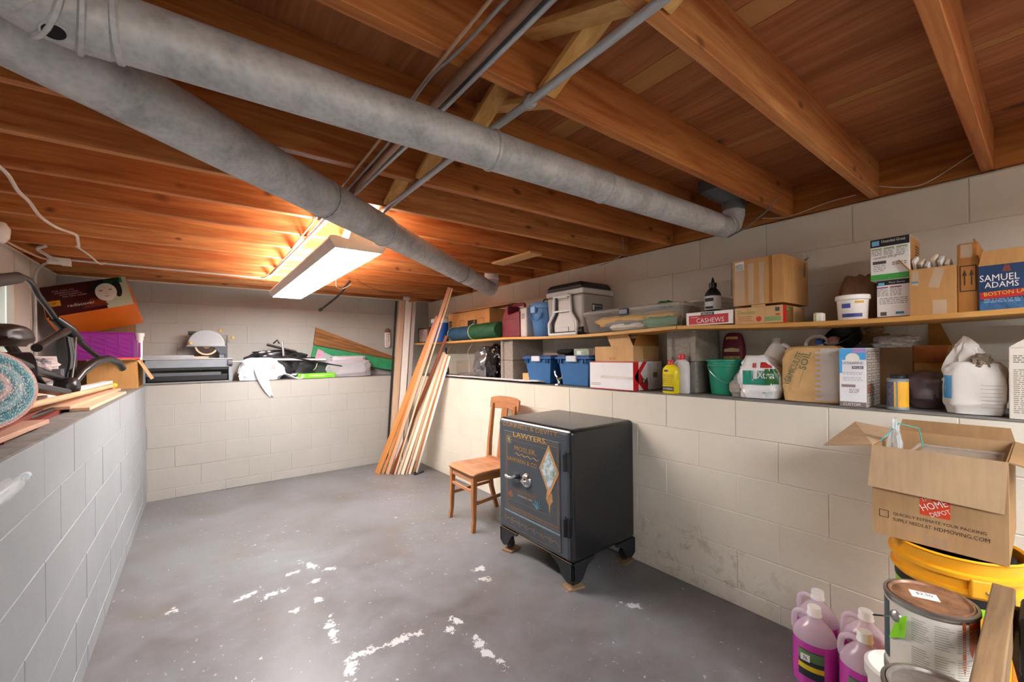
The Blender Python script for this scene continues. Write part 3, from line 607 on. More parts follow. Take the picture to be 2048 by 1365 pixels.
for sy in (-1, 1):
    pts = [(-.165, sy*.178, .432), (-.168, sy*.180, .30), (-.172, sy*.183, .18), (-.172, sy*.186, .09), (-.185, sy*.19, .0)]
    g = G(); ws = [.036, .034, .03, .026, .028]
    for i in range(4):
        a, b = V(pts[i]), V(pts[i+1]); wa, wb = ws[i]/2, ws[i+1]/2
        vs = [a+V((dx*wa, dy*wa, 0)) for dx, dy in ((-1, -1), (1, -1), (1, 1), (-1, 1))]+[b+V((dx*wb, dy*wb, 0)) for dx, dy in ((-1, -1), (1, -1), (1, 1), (-1, 1))]
        g.add(vs, [(0, 1, 5, 4), (1, 2, 6, 5), (2, 3, 7, 6), (3, 0, 4, 7)]+([(3, 2, 1, 0)] if i == 0 else [])+([(4, 5, 6, 7)] if i == 3 else []))
    g.obj('leg', OAKV, ch)
    pts = [(.255, sy*.155, .0), (.205, sy*.16, .20), (.185, sy*.163, .43), (.20, sy*.165, .62), (.245, sy*.17, .93)]; ws = [.03, .033, .036, .032, .026]
    g = G()
    for i in range(4):
        a, b = V(pts[i]), V(pts[i+1]); wa, wb = ws[i]/2, ws[i+1]/2
        vs = [a+V((dx*wa, dy*wa, 0)) for dx, dy in ((-1, -1), (1, -1), (1, 1), (-1, 1))]+[b+V((dx*wb, dy*wb, 0)) for dx, dy in ((-1, -1), (1, -1), (1, 1), (-1, 1))]
        g.add(vs, [(0, 1, 5, 4), (1, 2, 6, 5), (2, 3, 7, 6), (3, 0, 4, 7)]+([(3, 2, 1, 0)] if i == 0 else [])+([(4, 5, 6, 7)] if i == 3 else []))
    g.obj('leg', OAKV, ch)
    G().box(-.155, .19, sy*.172-.01, sy*.172+.01, .375, .432).obj('apron', OAK, ch, bevel=.002)
    G().bar((-.165, sy*.181, .21), (.21, sy*.16, .24), .018, .024).obj('stretcher', OAK, ch, bevel=.002)
G().box(-.178, -.156, -.17, .17, .37, .432).obj('apron', OAKY, ch, bevel=.002); G().bar((-.172, -.17, .30), (-.172, .17, .30), .016, .022).obj('stretcher', OAKY, ch, bevel=.002)
G().bar((.205, -.155, .32), (.205, .155, .32), .016, .022).obj('stretcher', OAKY, ch, bevel=.002)
g = G(); cr = []
for k in range(13):
    t = k/12*2-1; cr.append((.255+.03*(1-t*t)-.012, t*.215))
lo = lambda t: .895-.035*(1 if abs(t) < .72 else 0)*math.cos(t*math.pi/1.5)**2*0+(.0 if abs(t) < .7 else .012)
vs = []
for i, (x, y) in enumerate(cr):
    t = i/12*2-1; zt = .995-.018*abs(t)**4; zb = .885+.012*max(0, .55-abs(t)); vs += [(x-.010, y, zb), (x+.010, y, zb), (x+.022, y, zt), (x+.002, y, zt)]
fs = [(i*4+a, i*4+(a+1) % 4, i*4+4+(a+1) % 4, i*4+4+a) for i in range(12) for a in range(4)]+[(3, 2, 1, 0), (48, 49, 50, 51)]
g.add(vs, fs).obj('crest_rail', OAKY, ch, True, bevel=.006, ang=45)
G().box(.17, .195, -.16, .16, .445, .475).obj('back_rail', OAKY, ch, bevel=.002)
g = G(); g.bar((.19, 0, .46), (.255, 0, .90), .085, .012, (1, 0, 0)); g.obj('splat', OAKV, ch, bevel=.002)
# ================================================================== LUMBER IN THE CORNER
def stick(name, label, p0, p1, w, t, mat, ref, cat='board', group=None):
    p0, p1 = V(p0), V(p1); d = (p1-p0).normalized(); a = d.cross(V(ref)).normalized(); b = a.cross(d)
    o = G().box(-w/2, w/2, -t/2, t/2, 0, (p1-p0).length).obj(name, mat, bevel=.0015, seg=1)
    mm = Matrix((a, b, d)).transposed()
    if mm.determinant() < 0: mm = Matrix((-a, b, d)).transposed()
    mm = mm.to_4x4(); mm.translation = p0; o.matrix_world = mm; return tag(o, label, cat, group)
def WZ(a, b): return WOOD(a, b, 2, .5, 40)
ORN = WZ('a9662f', 'c98a4e'); DKW = WZ('6e3214', '8c4a22'); PALE = WZ('c9a986', 'e2c8aa'); CRM = WZ('d5c4aa', 'e9dcc6'); PNK = WZ('b98a68', 'd3a888'); WHT = WZ('d9d2c8', 'ece7df')
lum = [  # foot, top, width, thickness, material, label
 ((1.640, 4.71), (2.200, 4.24, 1.80), .062, .016, ORN, 'wide orange-brown board, leftmost of the leaning trim boards'),
 ((1.690, 4.665), (2.235, 4.17, 1.90), .030, .015, ORN, 'narrow orange-brown trim beside the wide orange board'),
 ((1.725, 4.62), (2.250, 4.06, 2.115), .040, .014, PNK, 'longest leaning trim strip, reaching up to the joists'),
 ((1.762, 4.59), (2.245, 4.13, 1.58), .034, .014, DKW, 'dark reddish-brown board in the middle of the leaning lumber'),
 ((1.790, 4.555), (2.262, 4.02, 2.10), .018, .014, PALE, 'thin pale strip leaning just right of the longest trim'),
 ((1.818, 4.525), (2.222, 4.22, 1.42), .028, .012, PALE, 'pale trim strip, third from the right of the leaning lumber'),
 ((1.852, 4.495), (2.226, 4.185, 1.40), .038, .012, CRM, 'wide pale plank facing the room, among the leaning lumber'),
 ((1.890, 4.47), (2.230, 4.150, 1.39), .020, .012, PNK, 'cream trim strip, second from the right of the leaning lumber'),
 ((1.922, 4.455), (2.232, 4.115, 1.37), .030, .012, CRM, 'broad cream strip near the right end of the leaning lumber'),
 ((1.965, 4.445), (2.234, 4.075, 1.36), .018, .012, ORN, 'thin tan strip beside the rightmost white strip'),
 ((1.995, 4.445), (2.235, 4.045, 1.35), .028, .012, WHT, 'white painted strip, rightmost of the leaning lumber')]
for i, (f, tp, w_, t_, mm, lab) in enumerate(lum):
    stick('trim_board', lab, (f[0], f[1], .004), tp, w_, t_, mm, (.75, .66, 0), 'board', 'trim boards leaning in the corner')
g = thing('dark_bracket', 'small dark metal bracket lying at the foot of the leaning lumber', 'bracket', (2.02, 4.42, 0), R(25))
G().box(-.07, .07, -.02, .02, 0, .012).obj('plate', P('33363c', .4, .5), g, bevel=.002); G().box(-.07, -.058, -.02, .02, .012, .035).obj('lip', P('33363c', .4, .5), g, bevel=.002)
GRYW = WZ('a39a94', 'beb6b0'); TANW = WZ('c2a084', 'd8bea4')
stick('dark_metal_strip', 'dark narrow metal strip standing leftmost in the corner lumber', (1.925, 5.165, 0), (2.075, 5.165, 2.07), .022, .02, P('35302f', .5, .4), (0, 1, 0), 'strip')
stick('square_post', 'tan wooden post standing in the far corner beside the whitewashed post', (1.968, 5.13, 0), (2.135, 5.13, 2.07), .065, .06, TANW, (0, 1, 0), 'post')
stick('square_post', 'whitewashed square wooden post standing in the far corner', (2.045, 5.095, 0), (2.215, 5.105, 2.075), .075, .075, WHT, (.25, 1, 0), 'post')
stick('square_post', 'grey weathered wooden post, rightmost of the upright corner posts', (2.092, 5.005, 0), (2.262, 5.022, 2.06), .042, .06, GRYW, (.35, 1, 0), 'post')
o = stick('wood_block', 'raw wood offcut sitting on top of the whitewashed post', (2.20, 5.07, 2.0785), (2.31, 5.07, 2.095), .045, .045, ORN, (0, 1, 0), 'offcut')
o = tag(blob((.10, .08, .05), 5, .2, 2).obj('plaster_lump', P('cfccc8', .9, 0, .1, 30, .5), smooth=True, loc=(2.17, 5.06, 2.078)), 'lump of white foam on top of the whitewashed post', 'foam')
# ================================================================== PINK JUGS
PINK = P('dc4cbc', .18, 0, .06, 4, 0, 90, .5, .25); PINKD = PINK; CLR = GLASSY('f1dcec', .22, .55); CAPW = P('f2f1ee', .35)
def jug(x, y, rz, label, first=None):
    t = thing('washer_fluid_jug', label, 'jug', (x, y, 0), rz, 'pink fluid jugs on the floor')
    G().lathe([(.0, 0), (.066, 0), (.074, .008), (.076, .06), (.076, .165), (.0755, .186), (.0, .186)], 36, sx=.90).obj('fluid', PINK, t, True)
    G().lathe([(.0755, .186), (.074, .20), (.062, .226), (.040, .252), (.024, .268), (.021, .285), (0, .285)], 36, sx=.90).obj('shoulder', CLR, t, True)
    G().tube(smooth_path([(0, .018, .272), (0, .045, .275), (0, .066, .262), (0, .072, .236), (0, .071, .205), (0, .064, .188)]), [.011]*31, 10).obj('handle', CLR, t, True)
    G().lathe([(0, .313), (.021, .313), (.0235, .309), (.0235, .286), (.026, .283), (.026, .278), (0, .278)], 28).obj('cap', CAPW, t, True)
    g = G(); n = 10
    a0, a1 = R(150), R(218)
    def strip(z0, z1, mat, nm, e=.0):
        g = G(); vs = [(.90*(.0768+e)*math.cos(a0+(a1-a0)*k/n), (.0768+e)*math.sin(a0+(a1-a0)*k/n), z) for k in range(n+1) for z in (z0, z1)]
        g.add(vs, [(2*k, 2*k+2, 2*k+3, 2*k+1) for k in range(n)]); return g.obj(nm, mat, t, True)
    strip(.05, .158, P('2c333b', .4), 'label'); strip(.08, .10, P('e2c22b', .4), 'label_band', .0006); strip(.118, .155, P('5f7d52', .4), 'label_top', .0006)
    p = patch(t, (-.0712, .012, .128), .032, .026, P('f3f3f3', .4), rot=0, name='price_sticker'); txt(t, '76', (-.0716, .012, .128), .014, .014, P('222222', .5))
    return t
jug(2.006, .592, R(0), 'pink washer fluid jug nearest the safe, in front of the wall pair')
jug(2.150, .622, R(-6), 'pink washer fluid jug at the back left against the wall')
jug(1.972, .424, R(4), 'pink washer fluid jug closest to the paint can stack')
jug(2.135, .455, R(0), 'pink washer fluid jug at the back right against the wall')
# ================================================================== YELLOW BUCKETS AND MOVING BOX
YEL = P('e9a41c', .42, 0, .08, 3); BLK2 = P('17171a', .5, 0, .15); GRN = P('8fd02c', .45, 0, .08); 
def bucket(z, label):
    t = thing('plastic_bucket', label, 'bucket', (1.915, .185, z), R(35), 'yellow plastic buckets')
    G().lathe([(0, 0), (.128, 0), (.132, .006), (.140, .25), (.1425, .272), (.153, .274), (.153, .285), (.144, .288), (.145, .315), (.158, .318), (.158, .330), (.147, .334), (.149, .366), (.156, .372), (.150, .376), (.143, .370), (.140, .34), (.0, .33)], 56).obj('pail', YEL, t, True, ang=30)
    def band(z0, z1, a0, a1, mat, nm, e):
        g = G(); n = 24; rr = lambda z: .132+.008*(z-.006)/.244+e
        g.add([(rr(zz)*math.cos(a0+(a1-a0)*k/n), rr(zz)*math.sin(a0+(a1-a0)*k/n), zz) for k in range(n+1) for zz in (z0, z1)], [(2*k, 2*k+2, 2*k+3, 2*k+1) for k in range(n)]); return g.obj(nm, mat, t, True)
    band(.03, .255, R(62), R(150), GRN, 'label', .0012); band(.237, .262, R(60), R(192), BLK2, 'label_edge', .0022); band(.02, .24, R(193), R(225), YEL, 'bare_strip', .001)
    band(.212, .236, R(152), R(188), GRN, 'label_flag', .002); band(.19, .21, R(205), R(240), BLK2, 'label_band', .002); band(.03, .19, R(205), R(240), P('d9771e', .5), 'label_body', .002)
    a = R(172); d = V((math.cos(a), math.sin(a), 0)); s = V((-d.y, d.x, 0))
    for q in (1, -1):
        G().obb(d*q*.153+V((0, 0, .30)), d*.010, s*.030, V((0, 0, .026))).obj('handle_ear', YEL, t, bevel=.004)
    a2 = d*.164+V((0, 0, .298)); G().tube([a2, a2+V((0, 0, .0))+s*.05-V((0, 0, .04))+d*.012, a2+s*.16-V((0, 0, .115))+d*.0, -d*.164+s*.10+V((0, 0, .16)), -d*.164+V((0, 0, .298))], .0025, 8).obj('wire_handle', P('b9b4ab', .3, .9), t, True)
    return t
bucket(0, 'lower yellow bucket of the stacked pair under the moving box'); bk = bucket(.376, 'upper yellow bucket carrying the orange-logo moving box')
blid = tag(G().lathe([(0, 0), (.130, 0), (.132, .004), (.125, .010), (0, .010)], 40).obj('bucket_liner', BLK2, smooth=True, loc=(1.915, .185, .722)), 'black insert disc inside the upper yellow bucket rim', 'disc')
K1 = CARD('b08d66'); K2 = CARD('9c7a55')
bx = thing('moving_box', 'open cardboard moving box with orange square logo on the yellow bucket', 'box', (2.0, .215, .7535), R(0))
W2, D2, H2 = .146, .205, .292
for a, nm in (((-D2, -D2+.005, -W2, W2, 0, H2), 'front_panel'), ((D2-.005, D2, -W2, W2, 0, H2), 'back_panel'), ((-D2+.005, D2-.005, W2-.005, W2, 0, H2), 'side_panel'), ((-D2+.005, D2-.005, -W2, -W2+.005, 0, H2), 'side_panel'), ((-D2+.005, D2-.005, -W2+.005, W2-.005, 0, .005), 'bottom_panel')):
    G().box(*a).obj(nm, K1 if nm != 'side_panel' else K2, bx)
G().add([(-D2-.001, -W2, H2), (-D2-.001, W2, H2), (-D2-.012, W2+.010, H2-.135), (-D2-.010, -W2+.008, H2-.145)], [(0, 1, 2, 3)]).obj('front_flap', CARD('b89a78'), bx, solid=.004)
G().add([(-D2+.003, W2, H2), (D2-.003, W2, H2), (D2-.03, W2+.13, H2+.02), (-D2+.04, W2+.145, H2-.03)], [(0, 1, 2, 3)]).obj('side_flap', CARD('b89a78'), bx, solid=.004)
G().add([(-D2+.003, -W2, H2), (D2-.003, -W2, H2), (D2-.03, -W2-.12, H2-.03), (-D2+.03, -W2-.12, H2-.04)], [(0, 1, 2, 3)]).obj('side_flap', K2, bx, solid=.004)
G().add([(D2-.001, -W2, H2), (D2-.001, W2, H2), (D2+.004, W2-.01, H2+.045), (D2+.004, -W2+.01, H2+.045)], [(0, 1, 2, 3)]).obj('back_flap', K2, bx, solid=.004)
ORG = P('d8431a', .6, 0, .05); INK = P('2b211b', .7); PAPER = P('e9e4dc', .7, 0, .04)
fr = (-D2, 0, 0)
patch(bx, (-D2, .0, .128), .066, .066, ORG, name='logo')
txt(bx, 'THE', (-D2-.0008, .018, .146), .025, .011, PAPER, rot=R(28)); txt(bx, 'HOME', (-D2-.0008, .002, .130), .062, .020, PAPER, rot=R(28)); txt(bx, 'DEPOT', (-D2-.0008, -.012, .110), .048, .013, PAPER, rot=R(28))
txt(bx, 'QUICKLY ESTIMATE YOUR PACKING', (-D2, -.005, .078), .20, .0105, INK); txt(bx, 'SUPPLY NEEDS AT', (-D2, .052, .060), .088, .0105, INK); txt(bx, 'HDMOVING.COM', (-D2, -.055, .060), .112, .0115, INK)
patch(bx, (-D2, .118, .072), .024, .024, INK, name='stamp'); patch(bx, (-D2-.0005, .118, .072), .020, .020, K1, name='stamp_face')
patch(bx, (-D2, .0, .018), .055, .03, CARD('a78a6c'), name='tape')
tr = thing('plastic_tray', 'clear plastic tray lying inside the open moving box', 'tray', (1.98, .20, .962), R(0)); CLP = GLASSY('c9c4bd', .12, .35)
G().box(-.13, .13, -.10, .08, 0, .05).obj('tray', CLP, tr, bevel=.012); g = G(); g.tube([(-.135, -.11, .052), (.135, -.11, .052), (.135, .09, .052), (-.135, .09, .052), (-.135, -.11, .052)], .006, 6).obj('rim', CLP, tr)
G().box(-.16, .16, -.12, .12, -.2, -.004).obj('packed_contents', P('6a5a4c', .8, 0, .2), tr)
zb = thing('zip_bag', 'crumpled clear zip bag with teal seal sticking out of the moving box', 'bag', (1.92, .325, .965))
blob((.06, .04, .16), 3, .3, 3, .8, pinch=.5).obj('bag', GLASSY('cfd6d8', .12, .4), zb, True); g = G(); g.tube([(-.04, .03, .085), (.0, -.01, .145), (.07, -.05, .125), (.075, -.06, .06)], .002, 5).obj('seal', P('3fa6a0', .4), zb)
# ================================================================== PAINT CANS
TIN = P('b9b6b0', .28, .9, .1, 20); PLAB = P('ddd8cc', .5, 0, .08, 6); TLAB = P('46585c', .5, 0, .1); ORP = P('b5561f', .4, 0, .2, 20); LIDP = P('8d6448', .35, .2, .6, 22)
def can(x, y, z, label, rz=0, body=PLAB, r=.083, h=.19, lid=LIDP, detail=True, paint=False):
    t = thing('paint_can', label, 'paint can', (x, y, z), rz, 'stacked paint cans')
    G().lathe([(0, 0), (r*.985, 0), (r*1.01, .003), (r*1.01, .008), (r*.975, .011), (r*.975, h-.012), (r*1.01, h-.008), (r*1.01, h-.001), (r*.985, h), (r*.93, h), (r*.92, h-.006), (0, h-.006)], 48).obj('tin', TIN, t, True, ang=30)
    G().lathe([(r*.979, .014), (r*.979, h-.016)], 48).obj('paper_label', body, t, True)
    G().lathe([(0, h-.0055), (r*.80, h-.0055), (r*.83, h-.001), (r*.86, h+.002), (r*.90, h+.002), (r*.915, h-.003)], 48).obj('lid', lid, t, True)
    if detail:
        def strip(z0, z1, a0, a1, mat, nm, e=.0006):
            g = G(); n = 16; q = r*.979+e
            g.add([(q*math.cos(a0+(a1-a0)*k/n), q*math.sin(a0+(a1-a0)*k/n), zz) for k in range(n+1) for zz in (z0, z1)], [(2*k, 2*k+2, 2*k+3, 2*k+1) for k in range(n)]); return g.obj(nm, mat, t, True)
        strip(.03, h-.02, R(78), R(128), TLAB, 'label_stripe')
        PR = P('b4afa5', .6)
        for a0 in (165, 192, 219, 246):
            for i in range(26):
                zz = h-.03-i*.0055
                if i in (10, 11): continue
                strip(zz, zz+.0022, R(a0), R(a0+random.uniform(14, 24)), PR, 'fine_print')
        a = R(143); d = V((math.cos(a), math.sin(a), 0)); b = d*r*.98+V((0, 0, h-.045)); G().tube([b, b+d*.004, b+d*.009], [.014, .013, .006], 20).obj('handle_ear', TIN, t, True)
        G().tube(smooth_path([b+d*.008, b+d*.016+V((-.006, .012, -.002)), b+d*.016+V((-.008, .03, -.008))]), .0018, 6).obj('wire_handle', P('3c3a38', .4, .8), t)
        g = G(); s = V((-d.y, d.x, 0)); c0 = b+d*.004
        g.add([c0+s*.030+V((0, 0, .02)), c0+s*.004+V((0, 0, -.004)), c0-s*.016-V((0, 0, .062)), c0+s*.024-V((0, 0, .036))], [(0, 1, 2, 3)]).obj('green_tag', P('8fe21f', .5), t, solid=.0008)
        patch(t, (.005, .01, h-.0045), .05, .035, P('ece9e4', .5), TP, R(20), 'price_sticker', t=.002); txt(t, '$2.50', (.005, .01, h-.002), .03, .013, INK, TP, R(20))
    if paint:
        for a0, a1, z0 in ((226, 231, .06), (236, 246, .10), (246, 262, .03)):
            g = G(); n = 8; q = r*.985
            g.add([(q*math.cos(R(a0+(a1-a0)*k/n)), q*math.sin(R(a0+(a1-a0)*k/n)), zz) for k in range(n+1) for zz in (z0+.02*abs(k-4)/4, h-.01)], [(2*k, 2*k+2, 2*k+3, 2*k+1) for k in range(n)]); g.obj('paint_drip', ORP, t, True)
    return t
for i, z in enumerate((0, .192, .384)):
    can(1.40, .178, z, ('bottom paint can of the tall stack', 'second paint can from the floor in the tall stack', 'orange-streaked paint can just under the top can')[i], R(20*i), ORP if i == 2 else PLAB, detail=False)
can(1.40, .178, .576, 'top paint can with green tag and white printed label', R(0), paint=True)
for i, z in enumerate((0, .172, .344)):
    can(1.15, .137, z, ('lowest', 'second', 'third')[i]+' can from the floor in the short stack by the wooden rail', R(50*i), h=.17, detail=False)
can(1.15, .137, .516, 'grey-lidded paint can at the bottom edge, top of the short stack', 0, h=.17, detail=False, lid=P('a39c94', .35, .5, .3, 20))
wp = thing('paint_pail', 'white plastic pail smeared with orange paint behind the paint cans', 'pail', (1.635, .262, 0))
G().lathe([(0, 0), (.070, 0), (.083, .39), (.090, .392), (.090, .422), (.081, .428), (.078, .41), (0, .38)], 40).obj('pail', P('e3ded6', .45), wp, True, ang=30); G().lathe([(0, .385), (.076, .385), (.077, .39), (0, .39)], 30).obj('paint_skin', ORP, wp)
G().tube(smooth_path([(-.09, .02, .33), (-.125, .0, .26), (-.10, -.06, .2), (.0, -.105, .18)]), .002, 6).obj('wire_handle', P('4a4745', .4, .8), wp)
# sawhorse rail with clamp
sh = thing('sawhorse', 'weathered wooden sawhorse rail at the bottom right', 'sawhorse', (1.2, .07, 0))
WTH = WOOD('5e4630', '9a7a55', 0, .7, 30, 0, .3)
G().box(-.42, .375, -.019, .019, .70, .78).obj('rail', WTH, sh, bevel=.003)
for x in (-.36, .31):
    G().bar((x, -.028, .76), (x+(.05 if x > 0 else -.05), -.16, 0), .07, .02, (1, 0, 0)).obj('leg', WTH, sh); 
G().bar((-.36, .028, .76), (-.40, .09, 0), .07, .02, (1, 0, 0)).obj('leg', WTH, sh)
cl = thing('bar_clamp', 'black plastic spring clamp gripping the sawhorse rail', 'clamp', (1.47, .045, .66)); BP = P('141416', .38, 0, .2)
G().box(-.06, .075, -.045, -.002, -.01, .118).obj('jaw', BP, cl, bevel=.01); g = G(); g.tube(smooth_path([(-.04, -.045, .09), (-.02, -.10, .105), (.05, -.12, .10), (.09, -.09, .07), (.08, -.045, .05)]), .014, 10).obj('handle', BP, cl, True)
G().box(-.03, .05, -.03, -.004, -.66, -.01).obj('bar', BP, cl)
# ================================================================== SHELF OVER THE RIGHT LEDGE
CMU = P('8f877d', .95, 0, .18, 60, .6, 120)
def cmu(x, y, z, label, lm=CMU, L=.39):
    t = thing('concrete_block', label, 'concrete block', (x, y, z), 0, 'concrete blocks holding up the shelf')
    pl = [(0, -.095), (0, -.062), (.016, -.055), (.016, .055), (0, .062), (0, .095), (L, .095), (L, .062), (L-.016, .055), (L-.016, -.055), (L, -.062), (L, -.095)]
    G().prism(pl, (0, 0, 0), (1, 0, 0), (0, 1, 0), (0, 0, .193)).obj('block_body', lm, t, bevel=.003)
    return t
Z0 = LZ+.002
cmu(2.315, 3.10, Z0, 'lower concrete block of the far shelf pier', L=.372); cmu(2.315, 3.10, Z0+.1955, 'upper concrete block of the far shelf pier', L=.372)
cmu(2.415, 1.405, Z0, 'lower concrete block of the near shelf pier behind the yellow bottle', L=.285); cmu(2.400, 1.395, Z0+.1955, 'upper concrete block of the near shelf pier behind the yellow bottle', L=.3)
cmu(2.315, -.35, Z0, 'lower concrete block of the pier beyond the frame'); cmu(2.305, -.35, Z0+.1955, 'upper concrete block of the pier beyond the frame')
SHW = WOOD('b98440', 'd9a862', 1, .5, 30, 0); SHW2 = WOOD('b47e3c', 'd4a058', 1, .5, 30, 0)
def shelf(name, label, y0, y1, zf, mat, x0, x1):
    g = G(); n = 24; vs = []
    for i in range(n+1):
        y = y0+(y1-y0)*i/n; z = zf(y)
        vs += [(x0, y, z-.021), (x1, y, z-.021), (x1, y, z), (x0, y, z)]
    g.add(vs, [(i*4+a, i*4+(a+1) % 4, i*4+4+(a+1) % 4, i*4+4+a) for i in range(n) for a in range(4)]+[(3, 2, 1, 0), (4*n, 4*n+1, 4*n+2, 4*n+3)])
    return tag(g.obj(name, mat, bevel=.002, seg=1), label, 'shelf')
ZT = Z0+.1955+.193+.0215      # top of the shelf over the piers
def zfar(y):
    if y < 3.04: return ZT-.018*math.sin(math.pi*(y-1.34)/1.7)
    return ZT-.006*math.sin(math.pi*min(1, (y-3.04)/2.2))
def znear(y): return ZT-.024*math.sin(math.pi*max(0, min(1, (y+.35)/1.69)))
shelf('shelf_board', 'long far shelf board carrying the cooler and moving box', 1.343, 5.15, zfar, SHW, 2.262, 2.62)
shelf('shelf_board', 'sagging near shelf board carrying the beer carton', -.45, 1.339, znear, SHW2, 2.262, 2.62)
zs = lambda y: (zfar(y) if y > 1.341 else znear(y))+.001
def front_box(t, x, y0, y1, h, d, mat, name='carton_body', bevel=.002, sidemat=None):
    return None
def carton(name, label, x, y0, y1, z, h, d, mat, cat='box', rz=0, top='closed', group=None, bevel=.0025):
    """closed or open carton; x = front face, local origin at the middle of its footprint"""
    t = thing(name, label, cat, (x+d/2, (y0+y1)/2, z), rz, group); w = (y1-y0)/2; D = d/2
    if top == 'closed': G().box(-D, D, -w, w, 0, h).obj('carton_body', mat, t, bevel=bevel)
    else:
        e = .004; g = G()
        g.box(-D, -D+e, -w, w, 0, h).box(D-e, D, -w, w, 0, h).box(-D+e, D-e, -w, -w+e, 0, h).box(-D+e, D-e, w-e, w, 0, h).box(-D+e, D-e, -w+e, w-e, 0, e)
        g.obj('carton_body', mat, t)
    return t, w, D
def flap(t, p0, p1, out, mat, name='flap', k=.012):
    p0, p1, o = V(p0), V(p1), V(out); d = (p1-p0).normalized()*k
    return G().add([p0, p1, p1+o-d, p0+o+d], [(0, 1, 2, 3)]).obj(name, mat, t, solid=.004)
KC = CARD('c0905a'); KD = CARD('a8733c'); KL = CARD('c9a273'); KR = CARD('b57f45'); GREENI = P('3f7d3a', .6); REDI = P('c02a24', .55); BLACKI = P('1c1a1a', .6)
WHP = P('ebe7e0', .55, 0, .05); TAPE = GLASSY('e8dcc8', .12, .35)
# --- far end, behind the leaning lumber
t = thing('drink_cooler', 'blue drink cooler with white lid at the far end of the shelf', 'cooler', (2.43, 4.60, zs(4.6)))
G().lathe([(0, 0), (.105, 0), (.115, .01), (.125, .24), (.0, .24)], 32).obj('jug_body', P('1f63c4', .35), t, True); G().lathe([(0, .241), (.13, .241), (.132, .25), (.13, .285), (.115, .295), (0, .295)], 32).obj('lid', P('dfe6ee', .35), t, True)
t = thing('framed_panel', 'brown framed picture standing at the end of the shelf behind the posts', 'frame', (2.40, 5.0, zs(5.0)), R(12))
G().box(-.012, .012, -.14, .14, 0, .20).obj('frame', P('3a2620', .5), t, bevel=.002); patch(t, (-.0125, 0, .10), .24, .165, P('a99a90', .6, 0, .2, 20), name='picture')
t = thing('dark_book_box', 'narrow maroon box standing beside the blue drink cooler', 'box', (2.42, 4.79, zs(4.8)), R(5)); G().box(-.08, .08, -.03, .03, 0, .20).obj('box_body', P('4a2022', .5), t, bevel=.003); patch(t, (-.081, 0, .1), .02, .14, P('8a5a4a', .6), name='spine_print')
t, w_, D_ = carton('moving_box', 'cardboard moving box with black square logo at the far end of the shelf', 2.40, 3.50, 4.37, zs(3.9), .325, .29, KC)
patch(t, (-D_, -.10, .15), .19, .15, BLACKI, name='logo'); txt(t, 'DEPOT', (-D_-.0008, -.10, .15), .16, .07, P('c99a70', .6), rot=R(30)); 
for y in (.12, -.28):
    patch(t, (-D_, y, .15), .10, .17, INK, name='stamp_frame'); patch(t, (-D_-.0006, y, .15), .092, .162, KC, name='stamp_field'); lines(t, (-D_-.001, y, .12), .07, .05, 3, INK, seed=3)
patch(t, (-D_, .385, .15), .06, .19, INK, name='stamp_frame'); txt(t, 'SMALL', (-D_-.001, .385, .15), .16, .03, KL, rot=R(90))
o = tag(G().box(-.07, .07, -.55, .55, 0, .012).obj('thin_plank', WOOD('8a5a34', 'ab7a4e', 1), bevel=.001, loc=(2.44, 3.66, zs(3.9)+.326)), 'thin brown plank lying on top of the far moving box', 'plank'); o.rotation_euler = (0, 0, R(1.5))
def rollbag(label, x, y0, y1, r, col, dark, piping):
    t = thing('chair_bag', label, 'bag', (x, (y0+y1)/2, zs((y0+y1)/2)+.004), 0, 'camp chair bags on the shelf'); h = (y1-y0)/2; g = G(); n = 28; m_ = 26; vs = []
    for j in range(m_+1):
        s = j/m_; y = -h+2*h*s
        for k in range(n):
            a = 2*math.pi*k/n; q = noise.noise(V((math.cos(a)*1.6, s*7, math.sin(a)*1.6+x))); rr = r*(1+.10*q)*(1 if .02 < s < .98 else .93)
            z = r+rr*math.sin(a); vs.append((rr*math.cos(a)*1.05, y, max(.0, z)))
    g.add(vs, [(j*n+k, j*n+(k+1) % n, (j+1)*n+(k+1) % n, (j+1)*n+k) for j in range(m_) for k in range(n)]+[tuple(range(n)), tuple(m_*n+k for k in range(n-1, -1, -1))])
    g.obj('fabric', P(col, .55, 0, .18, 12), t, True)
    G().tube([(r*1.02*math.cos(a), h, r+r*1.02*math.sin(a)) for a in [2*math.pi*k/24 for k in range(25)]], .005, 6).obj('piping', P(piping, .6), t)
    G().cyl((0, h-.002, r), (0, h+.004, r), r*.88, n=24).obj('end_panel', P(dark, .6), t)
    G().tube(smooth_path([(0, h+.005, r*.8), (.0, h+.02, -.02), (-.07, h+.02, -.12), (-.075, h+.015, -.2)]), .0022, 5).obj('drawstring', P('b9b4a8', .6), t)
    return t
rollbag('blue camp chair bag lying on the shelf, left of the green bag', 2.345, 3.72, 4.15, .076, '1f4a66', '2c6d8c', 'a9c3b0')
rollbag('dark green camp chair bag lying on the shelf beside the gas can', 2.342, 3.225, 3.70, .080, '155230', '06140c', 'bcd4a6')
